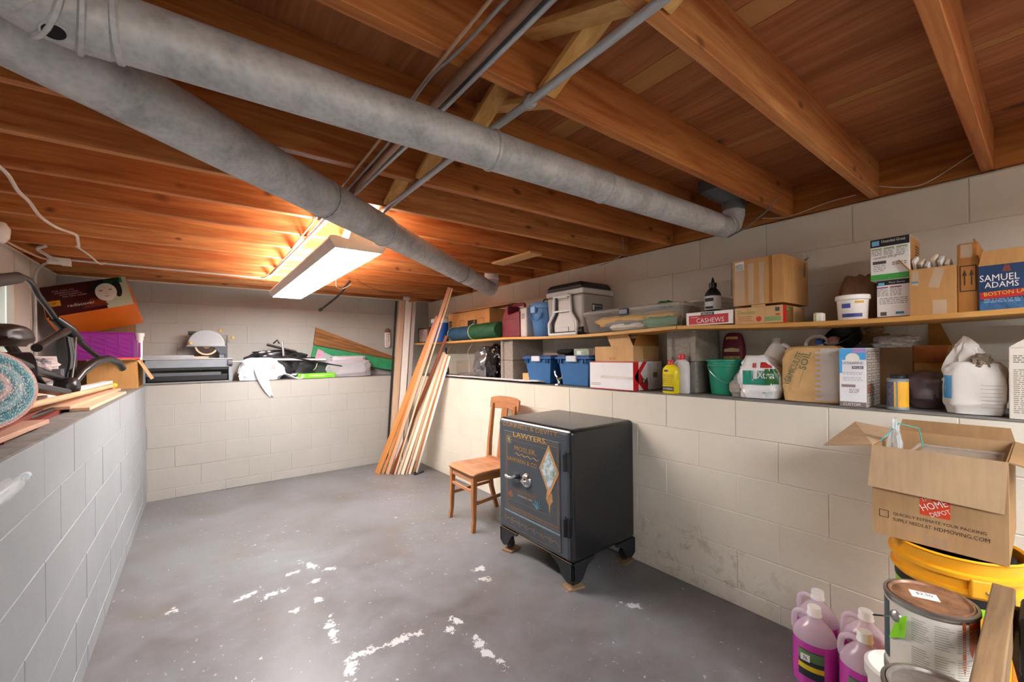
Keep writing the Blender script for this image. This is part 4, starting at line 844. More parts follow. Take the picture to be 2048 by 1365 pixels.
# red gas can
t = thing('gas_can', 'dark red plastic gas can between the green bag and white container', 'gas can', (2.42, 3.075, zs(3.02))); RD = P('7d2230', .42, 0, .1)
pl = [(-.135, 0), (.135, 0), (.135, .19), (.10, .235), (.06, .30), (.045, .305), (-.10, .305), (-.125, .29), (-.135, .22)]
pl = [(.135, 0), (.135, .18), (.085, .275), (.06, .30), (-.115, .305), (-.135, .295), (-.135, 0)]
hole = [(.055, .235), (.035, .275), (-.095, .28), (-.10, .255), (-.02, .235)]
g = G()
g.prism([(.135, 0), (.135, .18), (.085, .275), (.06, .30), (.04, .30), (.045, .235), (.03, .215), (-.105, .235), (-.135, .235), (-.135, 0)], (-.075, 0, 0), (0, 1, 0), (0, 0, 1), (.15, 0, 0)); g.obj('can_body', RD, t, bevel=.012, seg=3)
G().tube(smooth_path([(0, .06, .285), (0, .04, .305), (0, -.09, .308), (0, -.12, .295), (0, -.122, .225)]), .014, 10).obj('handle', RD, t, True)
for z in (.06, .17): G().box(-.078, -.074, -.12, .12, z, z+.006).obj('rib', RD, t, bevel=.001)
t = thing('white_container', 'slim white plastic container between gas can and blue dispenser', 'container', (2.44, 2.89, zs(2.82)))
G().box(-.09, .09, -.045, .045, 0, .27).obj('container_body', P('cfc7c0', .4), t, bevel=.015, seg=3); G().tube(arc((0, 0, .26), .04, 0, math.pi, 12, (0, 1, 0)), .009, 8).obj('handle', P('cfc7c0', .4), t, True)
for y in (-.012, .012): patch(t, (-.0905, y, .19), .008, .05, BLACKI, name='level_window')
# blue dispenser
t = thing('drink_dispenser', 'translucent blue lidded drink bucket left of the grey cooler', 'dispenser', (2.455, 2.70, zs(2.66))); BL = P('4f83bd', .25, 0, .08, 4, 0, 90, .5, .15)
G().lathe([(0, 0), (.098, 0), (.105, .008), (.118, .10), (.126, .245), (0, .245)], 40).obj('bucket_body', BL, t, True)
G().lathe([(0, .246), (.138, .246), (.140, .252), (.138, .282), (.125, .296), (.09, .300), (0, .302)], 40).obj('lid', P('5b8fc2', .3), t, True)
G().box(-.155, -.128, -.028, .028, .205, .262).obj('latch', P('6c9bcb', .3), t, bevel=.005); G().tube(arc((0, 0, .215), .075, math.pi*1.05, math.pi*1.95, 14, (0, 1, 0), (0, 0, 1)), .006, 6, ).obj('embossed_arc', BL, t).location = (-.119, 0, 0)
G().tube(arc((0, 0, .30), .035, 0, math.pi, 10, (0, 1, 0)), .006, 6).obj('carry_loop', BLACKI, t, True)
# grey cooler: its wheeled end faces the room
t = thing('wheeled_cooler', 'large light grey hard cooler with charcoal lid and white pull handle', 'cooler', (2.505, 2.345, zs(2.3)))
CG = P('a39c92', .4, 0, .06, 3); CLG = P('c6c3bd', .38, 0, .05, 3); CH = P('27252b', .4, 0, .15)
def taper(levels, nm, mat, bev=.02, seg=4, dx=0, dy=0):
    g = G(); vs = []
    for z, a, b in levels: vs += [(dx-a, dy-b, z), (dx+a, dy-b, z), (dx+a, dy+b, z), (dx-a, dy+b, z)]
    n = len(levels)-1
    g.add(vs, [(j*4+k, j*4+(k+1) % 4, j*4+4+(k+1) % 4, j*4+4+k) for j in range(n) for k in range(4)]+[(3, 2, 1, 0), tuple(4*n+k for k in range(4))]); return g.obj(nm, mat, t, bevel=bev, seg=seg)
taper(((0, .150, .178), (.02, .160, .186), (.28, .176, .202), (.318, .178, .205)), 'cooler_body', CG)
taper(((.319, .181, .208), (.355, .183, .210), (.365, .178, .204)), 'lid_rim', CLG, .01, 3)
taper(((.364, .172, .196), (.385, .174, .198), (.412, .160, .180), (.424, .125, .14)), 'lid', CH, .012, 3, -.002, .006)
WP = P('dcdcda', .35); hx = -.176
G().prism([(.115, .10), (.07, .17), (.065, .29), (-.065, .29), (-.07, .17), (-.115, .10), (-.115, .015), (.115, .015)], (hx+.02, .0, 0), (0, 1, 0), (0, 0, 1), (-.020, 0, 0)).obj('handle_recess', CLG, t, bevel=.004)
hp = ((.150, .012), (.155, .10), (.095, .18), (.09, .315), (-.09, .315), (-.095, .18), (-.155, .10), (-.150, .012), (.150, .012))
G().tube([(hx-.022, y, z) for y, z in hp], .012, 10).obj('pull_handle', WP, t, True, ang=70)
G().tube([(hx-.006, y*.86, .012+z*.95) for y, z in hp], .010, 8).obj('handle_groove', CH, t, True, ang=70)
G().bar((hx-.022, .09, .195), (hx-.022, -.09, .195), .016, .016).obj('cross_grip', WP, t, bevel=.004); G().box(hx-.022, hx+.01, -.06, .06, .298, .335).obj('latch', WP, t, bevel=.006); G().box(hx-.008, hx+.01, -.05, .05, .03, .07).obj('molded_step', CLG, t, bevel=.004)
for y in (-.165, .165): G().cyl((hx+.03, y-.02, .035), (hx+.03, y+.02, .035), .034, n=20).obj('wheel', CH, t, True)
bd = G().box(-.07, .05, -.200, -.192, .165, .245).obj('badge', P('14181c', .4), t); txt(bd, 'MAXCOLD', (.0, -.2005, .227), .075, .012, WP, SD); txt(bd, '70 QT', (.005, -.2005, .193), .07, .034, P('5fb4d8', .4), SD); patch(bd, (-.055, -.2003, .215), .02, .04, WP, SD)
# storage bin with yellow contents
t = thing('storage_bin', 'long clear storage bin packed with yellow and green things', 'storage bin', (2.46, 1.715, zs(1.7)), R(0)); CLB = GLASSY('d9d7cf', .16, .17)
g = G(); vs = []
for z, a, b in ((0, .15, .345), (.005, .155, .35), (.118, .17, .372), (.122, .178, .38), (.132, .178, .38)): vs += [(-a, -b, z), (a, -b, z), (a, b, z), (-a, b, z)]
g.add(vs, [(j*4+k, j*4+(k+1) % 4, j*4+4+(k+1) % 4, j*4+4+k) for j in range(4) for k in range(4)]+[(3, 2, 1, 0)]); g.obj('bin_body', CLB, t, bevel=.01)
for c, s, seed in (('c9942e', (.12, .28, .07), 1), ('b98a35', (.14, .26, .06), 2), ('4d7d55', (.12, .26, .085), 4), ('d9d4c6', (.14, .34, .05), 5), ('6f7276', (.12, .36, .04), 6), ('cfa040', (.12, .24, .06), 8), ('dcd8d0', (.14, .4, .08), 9)):
    p = {1: (-.07, .20, .045), 2: (-.06, -.19, .055), 4: (-.085, -.20, .004), 5: (-.07, .05, .01), 6: (-.075, .1, .035), 8: (-.06, .0, .055), 9: (.05, 0, .03)}[seed]
    blob(s, seed, .2, 2.4, .4, nu=20, nv=14).obj('packed_item', P(c, .6, 0, .2), t, True, loc=p)
lidm = GLASSY('d5d1c8', .2, .4)
g = G(); vs = []
for z, a, b in ((.133, .185, .388), (.150, .185, .388), (.160, .165, .365), (.163, .15, .35)): vs += [(-a, -b, z), (a, -b, z), (a, b, z), (-a, b, z)]
g.add(vs, [(j*4+k, j*4+(k+1) % 4, j*4+4+(k+1) % 4, j*4+4+k) for j in range(3) for k in range(4)]+[(3, 2, 1, 0), (12, 13, 14, 15)]); g.obj('lid', lidm, t, bevel=.008)
G().box(-.200, -.180, -.03, .05, .105, .150).obj('latch', P('2a2c38', .35), t, bevel=.008)
rb = thing('green_ribbon', 'curled green ribbon bow on the clear storage bin lid', 'ribbon', (2.56, 1.60, zs(1.7)+.164)); g = G()
for i in range(11): a = i*.9; g.tube(arc((.02*math.cos(a), .035*math.sin(a*1.7), .018), .02, 0, math.pi*1.6, 9, (math.cos(a), math.sin(a), 0)), .005, 5)
g.obj('loops', P('1f7a2c', .4), rb, True)
t = thing('storage_bin', 'empty clear bin lid and tub behind the cashew carton', 'storage bin', (2.575, 1.27, zs(1.3)+.001)); G().box(-.11, .11, -.09, .085, 0, .15).obj('tub', CLB, t, bevel=.015); G().box(-.12, .12, -.10, .095, .151, .168).obj('lid', lidm, t, bevel=.006)
t = thing('bark_piece', 'rough brown torn cardboard wedge beside the glue bottle', 'cardboard', (2.40, 1.33, zs(1.36)+.002), R(10)); G().add([(0, .05, 0), (0, -.06, 0), (.03, -.05, .10), (.02, .04, .16)], [(0, 1, 2, 3)]).obj('sheet', CARD('6e5640'), t, solid=.006)
# cashews carton
t, w_, D_ = carton('cashew_carton', 'flat white and red carton printed cashews on the shelf edge', 2.285, 1.03, 1.292, zs(1.2), .075, .26, WHP)
patch(t, (-D_, .002, .032), .225, .05, P('c33038', .55), name='red_field'); txt(t, 'CASHEWS', (-D_-.0006, -.01, .026), .155, .026, WHP); patch(t, (-D_-.0002, .005, .062), .075, .018, BLACKI, name='brand_plate'); txt(t, 'KIRKLAND', (-D_-.001, .005, .062), .062, .01, WHP); txt(t, 'SIGNATURE', (-D_-.0008, .08, .046), .04, .006, WHP)
patch(t, (0, -w_, .037), .22, .06, P('a82c30', .55), SD, name='side_field')
t = thing('glue_bottle', 'black and white glue bottle with nozzle on the cashew carton', 'bottle', (2.42, 1.20, zs(1.2)+.0765))
G().lathe([(0, 0), (.040, 0), (.044, .006), (.044, .105), (.040, .118), (.024, .140), (.018, .146), (.018, .168), (.0, .168)], 32).obj('bottle_body', P('1b1c1f', .4), t, True); G().lathe([(.0446, .018), (.0446, .098)], 32).obj('label', P('d9d9d6', .5), t, True)
G().lathe([(.021, .150), (.021, .176), (.010, .180), (.0035, .208), (0, .21)], 20).obj('nozzle_cap', P('111214', .4), t, True)
for z, h_, ww in ((.075, .02, .05), (.03, .014, .045)): patch(t, (-.0449, .0, z), ww, h_, BLACKI, name='label_block')
# produce tray and large carton
t, w_, D_ = carton('produce_tray', 'printed produce tray with red tomato under the big taped carton', 2.285, .79, 1.018, zs(.9), .088, .30, KL, top='closed')
txt(t, 'Decosta', (-D_, .055, .062), .085, .02, P('5f8f3f', .6), shear=.2); lines(t, (-D_, .06, .03), .07, .03, 3, P('b06a52', .6), seed=4); patch(t, (-D_, -.005, .025), .026, .026, REDI, name='tomato_print', poly=circ())
patch(t, (-D_, -.068, .022), .075, .022, P('7f9a5e', .6), name='green_bar'); patch(t, (-D_, -.09, .068), .02, .02, P('4a4a44', .6), name='stamp'); patch(t, (-D_, -.092, .042), .02, .008, REDI, name='red_mark')
patch(t, (-D_+.022, -w_, .044), .042, .086, P('c4282a', .5), SD, name='red_corner'); patch(t, (-D_+.09, -w_, .044), .09, .08, P('8a6230', .6, 0, .3, 30), SD, name='picture_side'); patch(t, (-D_+.06, -w_-.0006, .07), .03, .015, P('6f9a3a', .6), SD, name='logo')
G().box(-D_-.0005, -D_+.004, -.035, .03, .088, .098).obj('locking_tab', KL, t)
zt_ = zs(.9)+.0995
t, w_, D_ = carton('large_carton', 'large brown taped carton standing on the produce tray', 2.282, .785, 1.022, zt_, .238, .34, KC, top='open')
for i, y in enumerate((.085, .03, -.02)): patch(t, (-D_, y, .11), (.05, .028, .022)[i], .21, TAPE, name='clear_tape')
patch(t, (-D_, .085, .208), .045, .045, WHP, rot=R(3), name='shipping_label'); lines(t, (-D_-.0008, .085, .205), .036, .03, 4, P('5b6a7d', .6), seed=8); patch(t, (-D_, -.062, .12), .016, .235, KD, name='crease')
patch(t, (.12, -w_, .19), .026, .08, P('59636a', .5), SD, R(-8), name='grey_tape'); G().add([(.10, -w_-.002, .238), (.135, -w_-.002, .238), (.16, -w_-.01, .262), (.12, -w_-.01, .25)], [(0, 1, 2, 3)]).obj('grey_tape_tail', P('59636a', .5), t, solid=.001)
G().box(-D_+.006, D_-.006, -w_+.006, w_-.006, .18, .20).obj('inner_flap', KD, t)
t = thing('tape_dispenser', 'small white and yellow tape roll box on the shelf edge', 'tape', (2.33, .655, zs(.65))); G().box(-.02, .03, -.018, .018, 0, .042).obj('case', P('e3ddcf', .5), t, bevel=.006); G().box(-.022, .03, .006, .010, .002, .044).obj('yellow_band', P('a9b437', .5), t)
# white pail, paper bag
t = thing('white_pail', 'white plastic tub with blue label on the shelf edge', 'pail', (2.375, .54, zs(.54)))
G().lathe([(0, 0), (.050, 0), (.053, .004), (.0575, .092), (.0, .092)], 36).obj('tub', P('e4dfd6', .45), t, True); G().lathe([(0, .093), (.063, .093), (.064, .097), (.063, .112), (.058, .115), (0, .115)], 36).obj('lid', P('ece8e0', .4), t, True)
def wrap(t, r, z0, z1, a0, a1, mat, nm='label', n=12, taper=0):
    g = G(); g.add([((r+taper*(z-z0))*math.cos(R(a0+(a1-a0)*k/n)), (r+taper*(z-z0))*math.sin(R(a0+(a1-a0)*k/n)), z) for k in range(n+1) for z in (z0, z1)], [(2*k, 2*k+2, 2*k+3, 2*k+1) for k in range(n)]); return g.obj(nm, mat, t, True)
wrap(t, .0542, .014, .03, 150, 230, P('2c3a86', .5), taper=.05); wrap(t, .0562, .055, .075, 150, 185, P('3b4a96', .5), taper=.05); wrap(t, .057, .075, .085, 200, 235, P('e0a526', .5), taper=.05)
t = thing('paper_bag', 'crumpled brown paper bag open at the top behind the white tub', 'bag', (2.56, .555, zs(.55)), R(0))
PB = P('8b6a50', .8, 0, .2, 20, .5, 30)
g = G(); n = 40; prof = [(.0, .96), (.02, 1.0), (.08, 1.02), (.14, .98), (.18, .9), (.205, .72), (.225, .62), (.215, .54), (.18, .48), (.10, .44)]; vs = []
for j, (z, k) in enumerate(prof):
    for i in range(n):
        a = 2*math.pi*i/n; q = noise.noise(V((math.cos(a)*3, math.sin(a)*3, z*16))); kk = k*(1+.16*q*(z > .01)); vs.append((.088*kk*math.copysign(abs(math.cos(a))**.7, math.cos(a)), .076*kk*math.copysign(abs(math.sin(a))**.7, math.sin(a)), z+.02*q*(z > .1)))
g.add(vs, [(j*n+i, j*n+(i+1) % n, (j+1)*n+(i+1) % n, (j+1)*n+i) for j in range(len(prof)-1) for i in range(n)]+[tuple(range(n-1, -1, -1))]); g.obj('bag', PB, t, True, ang=70)
# white grout boxes
t, w_, D_ = carton('grout_box', 'lower white tile product box with purple stripe on the shelf', 2.355, .345, .452, zs(.4), .162, .20, WHP)
patch(t, (-D_, 0, .152), .106, .018, BLACKI, name='header'); txt(t, 'Floor Epoxy', (-D_-.0008, -.012, .152), .05, .009, WHP); patch(t, (-D_-.0004, .038, .148), .02, .014, P('6fb2d2', .5), name='logo')
for y in (.035, -.008): patch(t, (-D_, y, .133), .036, .005, P('9a3a7a', .5), name='purple_bar'); lines(t, (-D_, y, .112), .036, .034, 6, P('8f8a86', .6), seed=int(y*1000)+50)
lines(t, (-D_, .0, .075), .09, .03, 4, P('9c958e', .6), seed=5); patch(t, (-D_, .032, .02), .02, .016, P('57534e', .6), name='stamp'); patch(t, (-D_, -.02, .022), .026, .01, P('3d7d9c', .5), name='logo'); patch(t, (-D_, 0, .004), .106, .008, P('5b2a55', .5), name='purple_edge')
t, w_, D_ = carton('grout_box', 'upper white grout box with black header and green base stripe', 2.335, .343, .468, zs(.4)+.164, .178, .22, WHP)
patch(t, (-D_, 0, .160), .124, .034, BLACKI, name='header'); txt(t, 'Unsanded Grout', (-D_-.0008, -.012, .165), .075, .012, WHP); patch(t, (-D_-.0004, .045, .160), .024, .02, P('6fb2d2', .5), name='logo')
for y in (.042, .002, -.038): patch(t, (-D_, y, .134), .034, .005, P('6fa05a', .5), name='green_bar'); lines(t, (-D_, y, .118), .034, .024, 4, P('8f8a86', .6), seed=int(y*1000)+90)
txt(t, 'ceramic tile grout', (-D_, .003, .098), .10, .014, P('4a4440', .6), rot=R(4), shear=.3); patch(t, (-D_, .033, .076), .044, .013, P('4e4c49', .6), name='grey_bar'); lines(t, (-D_, .033, .052), .04, .03, 4, P('a39d97', .6), seed=15); lines(t, (-D_, -.03, .066), .045, .016, 2, P('8f7a52', .6), seed=16)
patch(t, (-D_, 0, .013), .124, .024, P('43a047', .5), name='green_base'); patch(t, (.0, -w_, .09), .21, .17, KC, SD, name='kraft_side'); lines(t, (.04, -w_-.0008, .12), .08, .06, 5, P('6a4a30', .6), SD, 18)
# carton with mouldings
t, w_, D_ = carton('open_carton', 'open taped carton full of white moulding offcuts on the shelf', 2.315, .212, .342, zs(.28), .188, .26, KC, top='open', rz=0)
patch(t, (-D_, .048, .15), .02, .06, TAPE, name='clear_tape'); patch(t, (-D_, -.012, .145), .03, .075, TAPE, rot=R(-14), name='clear_tape'); patch(t, (-D_, -.02, .03), .04, .055, TAPE, name='clear_tape'); patch(t, (-D_, .05, .135), .02, .007, P('6d9fb5', .5), name='blue_mark')
flap(t, (-D_, w_, .188), (D_, w_, .188), (0, .035, .05), KD)
for i in range(6):
    m_ = stick('moulding_offcut', ('rightmost', 'fifth', 'fourth', 'third', 'second', 'leftmost')[i]+' white moulding offcut sticking out of the open carton', (2.54, .224+i*.0185, zs(.28)+.03), (2.35-.006*(i % 2), .237+i*.0185, zs(.28)+.212+.012*(i % 3)), .034, .011, WHT if i % 2 else CRM, (.4, 1, 0), 'moulding', 'moulding offcuts in the open carton')
t = thing('shipping_tube_box', 'tall brown carton with printed up arrows beside the beer carton', 'box', (2.43, .183, zs(.18))); G().box(-.095, .095, -.027, .028, 0, .265).obj('carton_body', KD, t, bevel=.004)
patch(t, (-.095, 0, .13), .044, .10, P('3a2a1c', .7), name='arrow_frame'); patch(t, (-.0955, 0, .13), .037, .092, KD, name='arrow_field')
for y in (-.009, .009): patch(t, (-.0957, y, .135), .013, .06, P('3a2a1c', .7), name='arrow_print', poly=[(-.15, -.5), (.15, -.5), (.15, .1), (.5, .1), (0, .5), (-.5, .1), (-.15, .1)])
patch(t, (-.095, .004, .235), .03, .05, TAPE, name='clear_tape')
# beer carton
t, w_, D_ = carton('beer_carton', 'blue beer carton with its brown flaps folded open', 2.325, -.10, .156, zs(.05), .165, .26, P('1d3a5f', .45, 0, .15, 10), top='open')
RED2 = P('b5261f', .5)
txt(t, 'SAMUEL', (-D_, .078, .118), .094, .024, WHP); txt(t, 'ADAMS', (-D_, .073, .092), .08, .021, WHP)
patch(t, (-D_, .0, .06), .25, .026, RED2, rot=R(3), name='red_ribbon'); txt(t, 'BOSTON LAGER', (-D_-.0008, .05, .062), .13, .014, P('e5b64a', .5), rot=R(3))
patch(t, (-D_, .06, .15), .022, .024, P('7a3a2e', .6, 0, .4, 60), name='figure_print', poly=[(-.5, -.5), (.5, -.5), (.35, .1), (.2, .5), (-.2, .5), (-.35, .1)]); patch(t, (-D_, .0, .018), .25, .035, P('36648e', .5, 0, .4, 60), name='wave_print')
lines(t, (-D_-.0008, .07, .034), .09, .016, 3, P('8fb0cc', .5), seed=22)
flap(t, (-D_, w_, .165), (-D_, -w_, .165), (-.012, 0, .052), KC); flap(t, (-D_+.002, w_, .165), (D_, w_, .165), (0, .012, .11), KD); flap(t, (D_, w_, .165), (D_, -w_, .165), (.02, 0, .06), KD)
G().box(-D_+.006, D_-.006, -w_+.006, w_-.006, .12, .13).obj('inner_flap', KD, t)
# ================================================================== ITEMS ON THE RIGHT LEDGE
LT = LZ+.0015
t = thing('foam_strip', 'long white folded foam mat lying along the edge of the ledge', 'mat', (2.295, 3.42, LT))
g = G(); n = 40
def fm(u, v):
    y = -.84+1.70*u; x = -.045+.16*v; return (x-.012*u, y, .010+.010*(1 if v < .25 else (1-v)*.5)+.004*noise.noise(V((u*14, v*3, 1)))+(.006 if u < .06 else 0))
g.grid(fm, n, 6).obj('mat', P('c4c3c4', .8, 0, .1, 20), t, True, solid=.014)
t = thing('plastic_wrap', 'torn clear plastic sheeting crumpled on the ledge under the bags', 'plastic sheet', (2.46, 4.0, LT)); blob((.22, .36, .05), 12, .35, 4, .9).obj('sheet', GLASSY('b9b9b9', .1, .45), t, True)
G().add([(0, .02, .03), (-.03, -.06, .02), (-.01, .0, .2)], [(0, 1, 2)]).obj('torn_corner', GLASSY('c9cdd0', .1, .6), t, solid=.001)
SILV = P('8a8a8c', .16, .55, .3, 9, .4, 12); BBAG = P('141416', .14, 0, .4, 9, .5, 14)
t = thing('garbage_bag', 'shiny silver and black garbage bag on the ledge left of the block pier', 'bag', (2.50, 3.62, LT)); blob((.24, .34, .34), 21, .2, 2.4, .9, pinch=.2).obj('silver_side', SILV, t, True, loc=(0, .10, 0)); blob((.22, .28, .36), 24, .22, 2.6, .9, pinch=.25).obj('black_side', BBAG, t, True, loc=(0, -.12, 0))
t = thing('black_stand', 'black metal stand behind the leaning lumber on the ledge', 'stand', (2.46, 4.55, LT)); BM = P('161617', .4, .3)
g = G(); g.cyl((0, 0, 0), (0, 0, .34), .012, n=10); g.bar((0, -.09, .23), (0, .09, .23), .014, .014); g.obj('post', BM, t); G().tube(arc((0, 0, .06), .055, 0, 2*math.pi, 20, (0, 1, 0)), .010, 8).obj('wheel', BM, t, True); G().box(-.07, .07, -.09, .09, 0, .012).obj('base', BM, t)
t, w_, D_ = carton('small_carton', 'small tan carton with orange net beside the block pier', 2.345, 2.76, 2.90, LT, .08, .12, KL, rz=0); blob((.08, .10, .03), 31, .3, 4).obj('orange_net', P('d8602a', .6), t, True, loc=(0, -.01, .081))
def tote(y, label):
    t = thing('blue_tote', label, 'tote', (2.47, y, LT), 0, 'blue totes on the ledge'); B = P('2f6396', .38, 0, .07, 4); B2 = P('2a5a90', .35, 0, .06, 4)
    g = G(); vs = []
    for z, a, b in ((0, .135, .128), (.006, .14, .133), (.20, .158, .162), (.205, .158, .162)): vs += [(-a, -b, z), (a, -b, z), (a, b, z), (-a, b, z)]
    g.add(vs, [(j*4+k, j*4+(k+1) % 4, j*4+4+(k+1) % 4, j*4+4+k) for j in range(3) for k in range(4)]+[(3, 2, 1, 0), (12, 13, 14, 15)]); g.obj('tub', B, t, bevel=.014, seg=3)
    G().box(-.178, .178, -.185, .185, .207, .226).obj('lid', B2, t, bevel=.008); G().box(-.165, .165, -.17, .17, .226, .236).obj('lid_top', B2, t, bevel=.006)
    for yy in (-.14, -.115, .12, .145): G().box(-.176, -.16, yy-.005, yy+.005, .175, .208).obj('rim_rib', B2, t)
    G().box(-.188, -.168, -.055, .05, .188, .234).obj('latch_handle', P('c9ced4', .35), t, bevel=.005)
    return t
tote(2.655, 'blue lidded tote on the ledge nearest the block pier'); tote(2.238, 'blue lidded tote on the ledge next to the white pet product box')
zt_ = LT+.2365
t = thing('folded_cloth', 'folded black and tan cloth on the left blue tote', 'cloth', (2.48, 2.55, zt_), R(0)); G().box(-.11, .11, -.16, .10, 0, .008).obj('board', P('6a4a36', .7), t, bevel=.002); blob((.16, .24, .045), 33, .3, 3).obj('cloth', P('1d1c1d', .8), t, True, loc=(.02, -.09, .0082))
t, w_, D_ = carton('photo_box', 'small carton with pastel landscape print on the right blue tote', 2.345, 2.05, 2.26, zt_, .052, .12, P('8d9a86', .5, 0, .45, 40)); patch(t, (-D_, -.075, .026), .05, .05, P('4a221c', .5), name='maroon_end'); patch(t, (-D_, .05, .02), .045, .03, P('d7dfe0', .5, 0, .2, 60), name='pale_print')
t = thing('chrome_faucet', 'small chrome faucet part standing between the blue totes', 'faucet', (2.33, 2.415, LT)); G().lathe([(0, 0), (.038, 0), (.036, .006), (.014, .012), (.012, .03), (.02, .04), (.022, .055), (.012, .066), (0, .07)], 24).obj('base', CHR, t, True)
g = G(); g.tube(smooth_path([(0, 0, .05), (-.005, .03, .075), (0, .045, .11)]), .008, 8); g.tube([(0, -.01, .05), (0, -.04, .06), (.0, -.05, .085)], .008, 8); g.obj('arms', CHR, t, True); G().lathe([(0, 0), (.012, .004), (.014, .014), (0, .022)], 16, (0, .047, .108)).obj('knob', P('3a3838', .3, .6), t, True)
t, w_, D_ = carton('pet_product_box', 'white box with red end and dog picture on the ledge', 2.268, 1.655, 2.028, LT, .192, .33, P('e6e3e2', .45, 0, .04))
for z in (.003, .189): patch(t, (-D_, 0, z), .372, .006, P('c4404a', .5), name='red_edge')
lines(t, (-D_, .13, .035), .09, .02, 2, P('8a8a90', .6), seed=41); patch(t, (-D_, -.05, .085), .27, .018, TAPE, name='clear_tape')
RK = P('c81f26', .45); patch(t, (-D_+.03, -w_, .096), .058, .19, RK, SD, name='red_bar'); patch(t, (-D_+.10, -w_, .096), .16, .19, RK, SD, name='red_k_shape', poly=[(-.5, .02), (.05, .5), (.35, .5), (-.12, .1), (.45, -.5), (.1, -.5), (-.5, -.1)])
DOG = P('5d3a2a', .7, 0, .3, 40); dg = patch(t, (-D_+.125, -w_-.0008, .055), .075, .06, DOG, SD, name='dog_print', poly=[(-.5, -.5), (.5, -.5), (.5, -.1), (.42, .35), (.5, .5), (.25, .35), (.1, .2), (-.1, .35), (-.35, .5), (-.42, .1)])
patch(t, (-D_+.125, -w_-.0014, .03), .085, .03, RK, SD, name='red_bowl', poly=[(-.5, .5), (.5, .5), (.4, -.5), (-.4, -.5)]); patch(t, (-D_+.115, -w_-.0014, .062), .02, .022, P('d9cbb8', .6), SD, name='dog_muzzle', poly=circ(12))
txt(t, 'Easy-Release Pet Fountain', (-D_+.185, -w_, .115), .13, .012, INK, SD, R(-90)); txt(t, 'Replacement', (-D_+.165, -w_, .14), .08, .011, INK, SD, R(-90)); patch(t, (-D_+.25, -w_, .10), .05, .035, P('8a7a52', .6), SD, name='product_picture'); txt(t, '60', (-D_+.28, -w_, .165), .02, .02, RK, SD, R(-90))
t, w_, D_ = carton('pharmacy_carton', 'open brown carton with red heart print on the pet product box', 2.335, 1.70, 2.035, LT+.194, .105, .30, KL, top='open'); txt(t, 'CVS', (-D_, -.005, .018), .038, .015, P('8f2f2a', .6)); patch(t, (-D_, .03, .018), .013, .012, P('8f2f2a', .6), name='heart', poly=[(0, -.5), (.5, .1), (.4, .45), (.15, .5), (0, .3), (-.15, .5), (-.4, .45), (-.5, .1)])
flap(t, (-D_, -w_, .105), (-D_, w_*.1, .105), (.0, .045, .085), KL, k=.0); flap(t, (-D_+.004, -w_, .105), (D_*.7, -w_, .105), (.07, .012, .095), KD, k=.0)
flap(t, (D_, w_, .105), (D_, -w_, .105), (.02, 0, .06), KD); patch(t, (-.02, -w_, .06), .05, .09, P('b89a5a', .6), SD, name='tape_patch')
def bottle(name, label, x, y, prof, mat, sx=.62, cap=None, capm=None, cat='bottle', rz=0):
    t = thing(name, label, cat, (x, y, LT), rz); G().lathe(prof, 36, sx=sx).obj('bottle_body', mat, t, True)
    if cap: G().lathe(cap, 24).obj('cap', capm, t, True)
    return t
t = bottle('charcoal_fluid_bottle', 'bright yellow squeeze bottle with red cap on the ledge', 2.318, 1.415, [(0, 0), (.048, 0), (.053, .006), (.053, .135), (.050, .152), (.030, .172), (.014, .180), (0, .18)], P('e3cc13', .35), cap=[(.016, .176), (.016, .198), (.012, .204), (0, .204)], capm=P('c8372c', .4))
patch(t, (-.0335, 0, .03), .075, .028, P('23221a', .5), name='warning_block'); txt(t, 'X WARN', (-.0345, 0, .03), .06, .013, WHP); patch(t, (-.0335, .012, .14), .03, .014, P('4a3c10', .5), name='logo', poly=circ(14)); lines(t, (-.0335, 0, .085), .07, .07, 6, P('a8920c', .5), seed=51)
t = bottle('bleach_bottle', 'white bottle with red cap just behind the yellow bottle', 2.43, 1.405-.01, [(0, 0), (.047, 0), (.051, .008), (.052, .16), (.046, .19), (.030, .205), (.018, .21), (0, .21)], P('c9c6c6', .4), cap=[(.020, .207), (.022, .232), (.018, .24), (0, .24)], capm=P('c42327', .4)); t.location = (2.372, 1.375, LT)
# green pail
t = thing('green_pail', 'teal green plastic pail with wire handle on the ledge', 'pail', (2.50, 1.165, LT)); GP = P('17886a', .4, 0, .07, 4)
G().lathe([(0, 0), (.078, 0), (.082, .004), (.098, .165), (.104, .167), (.104, .178), (.100, .180), (.101, .195), (.108, .197), (.108, .206), (.100, .208), (.097, .195), (.082, .02), (0, .02)], 44).obj('pail', GP, t, True, ang=30)
G().tube(smooth_path([(-.075, .078, .172), (-.098, .05, .14), (-.112, .0, .10), (-.105, -.05, .075), (-.07, -.09, .09), (-.02, -.112, .15)]), .002, 6).obj('wire_handle', P('8fa49c', .3, .8), t)
t = thing('pet_food_bag', 'maroon and cream pet food bag against the wall behind the green pail', 'bag', (2.655, 1.19, LT+.0)); blob((.06, .13, .37), 41, .06, 2, .3, sq=.5).obj('bag', P('6e1730', .5, 0, .1), t, True); patch(t, (-.031, .0, .26), .09, .03, P('d9c08a', .6), name='banner', poly=[(-.5, -.3), (.5, -.3), (.5, .3), (0, .55), (-.5, .3)]); patch(t, (-.0305, 0, .20), .10, .05, P('b59a62', .6, 0, .3, 50), name='kibble_print'); patch(t, (-.026, 0, .335), .07, .02, P('c9955a', .6), name='pet_print')
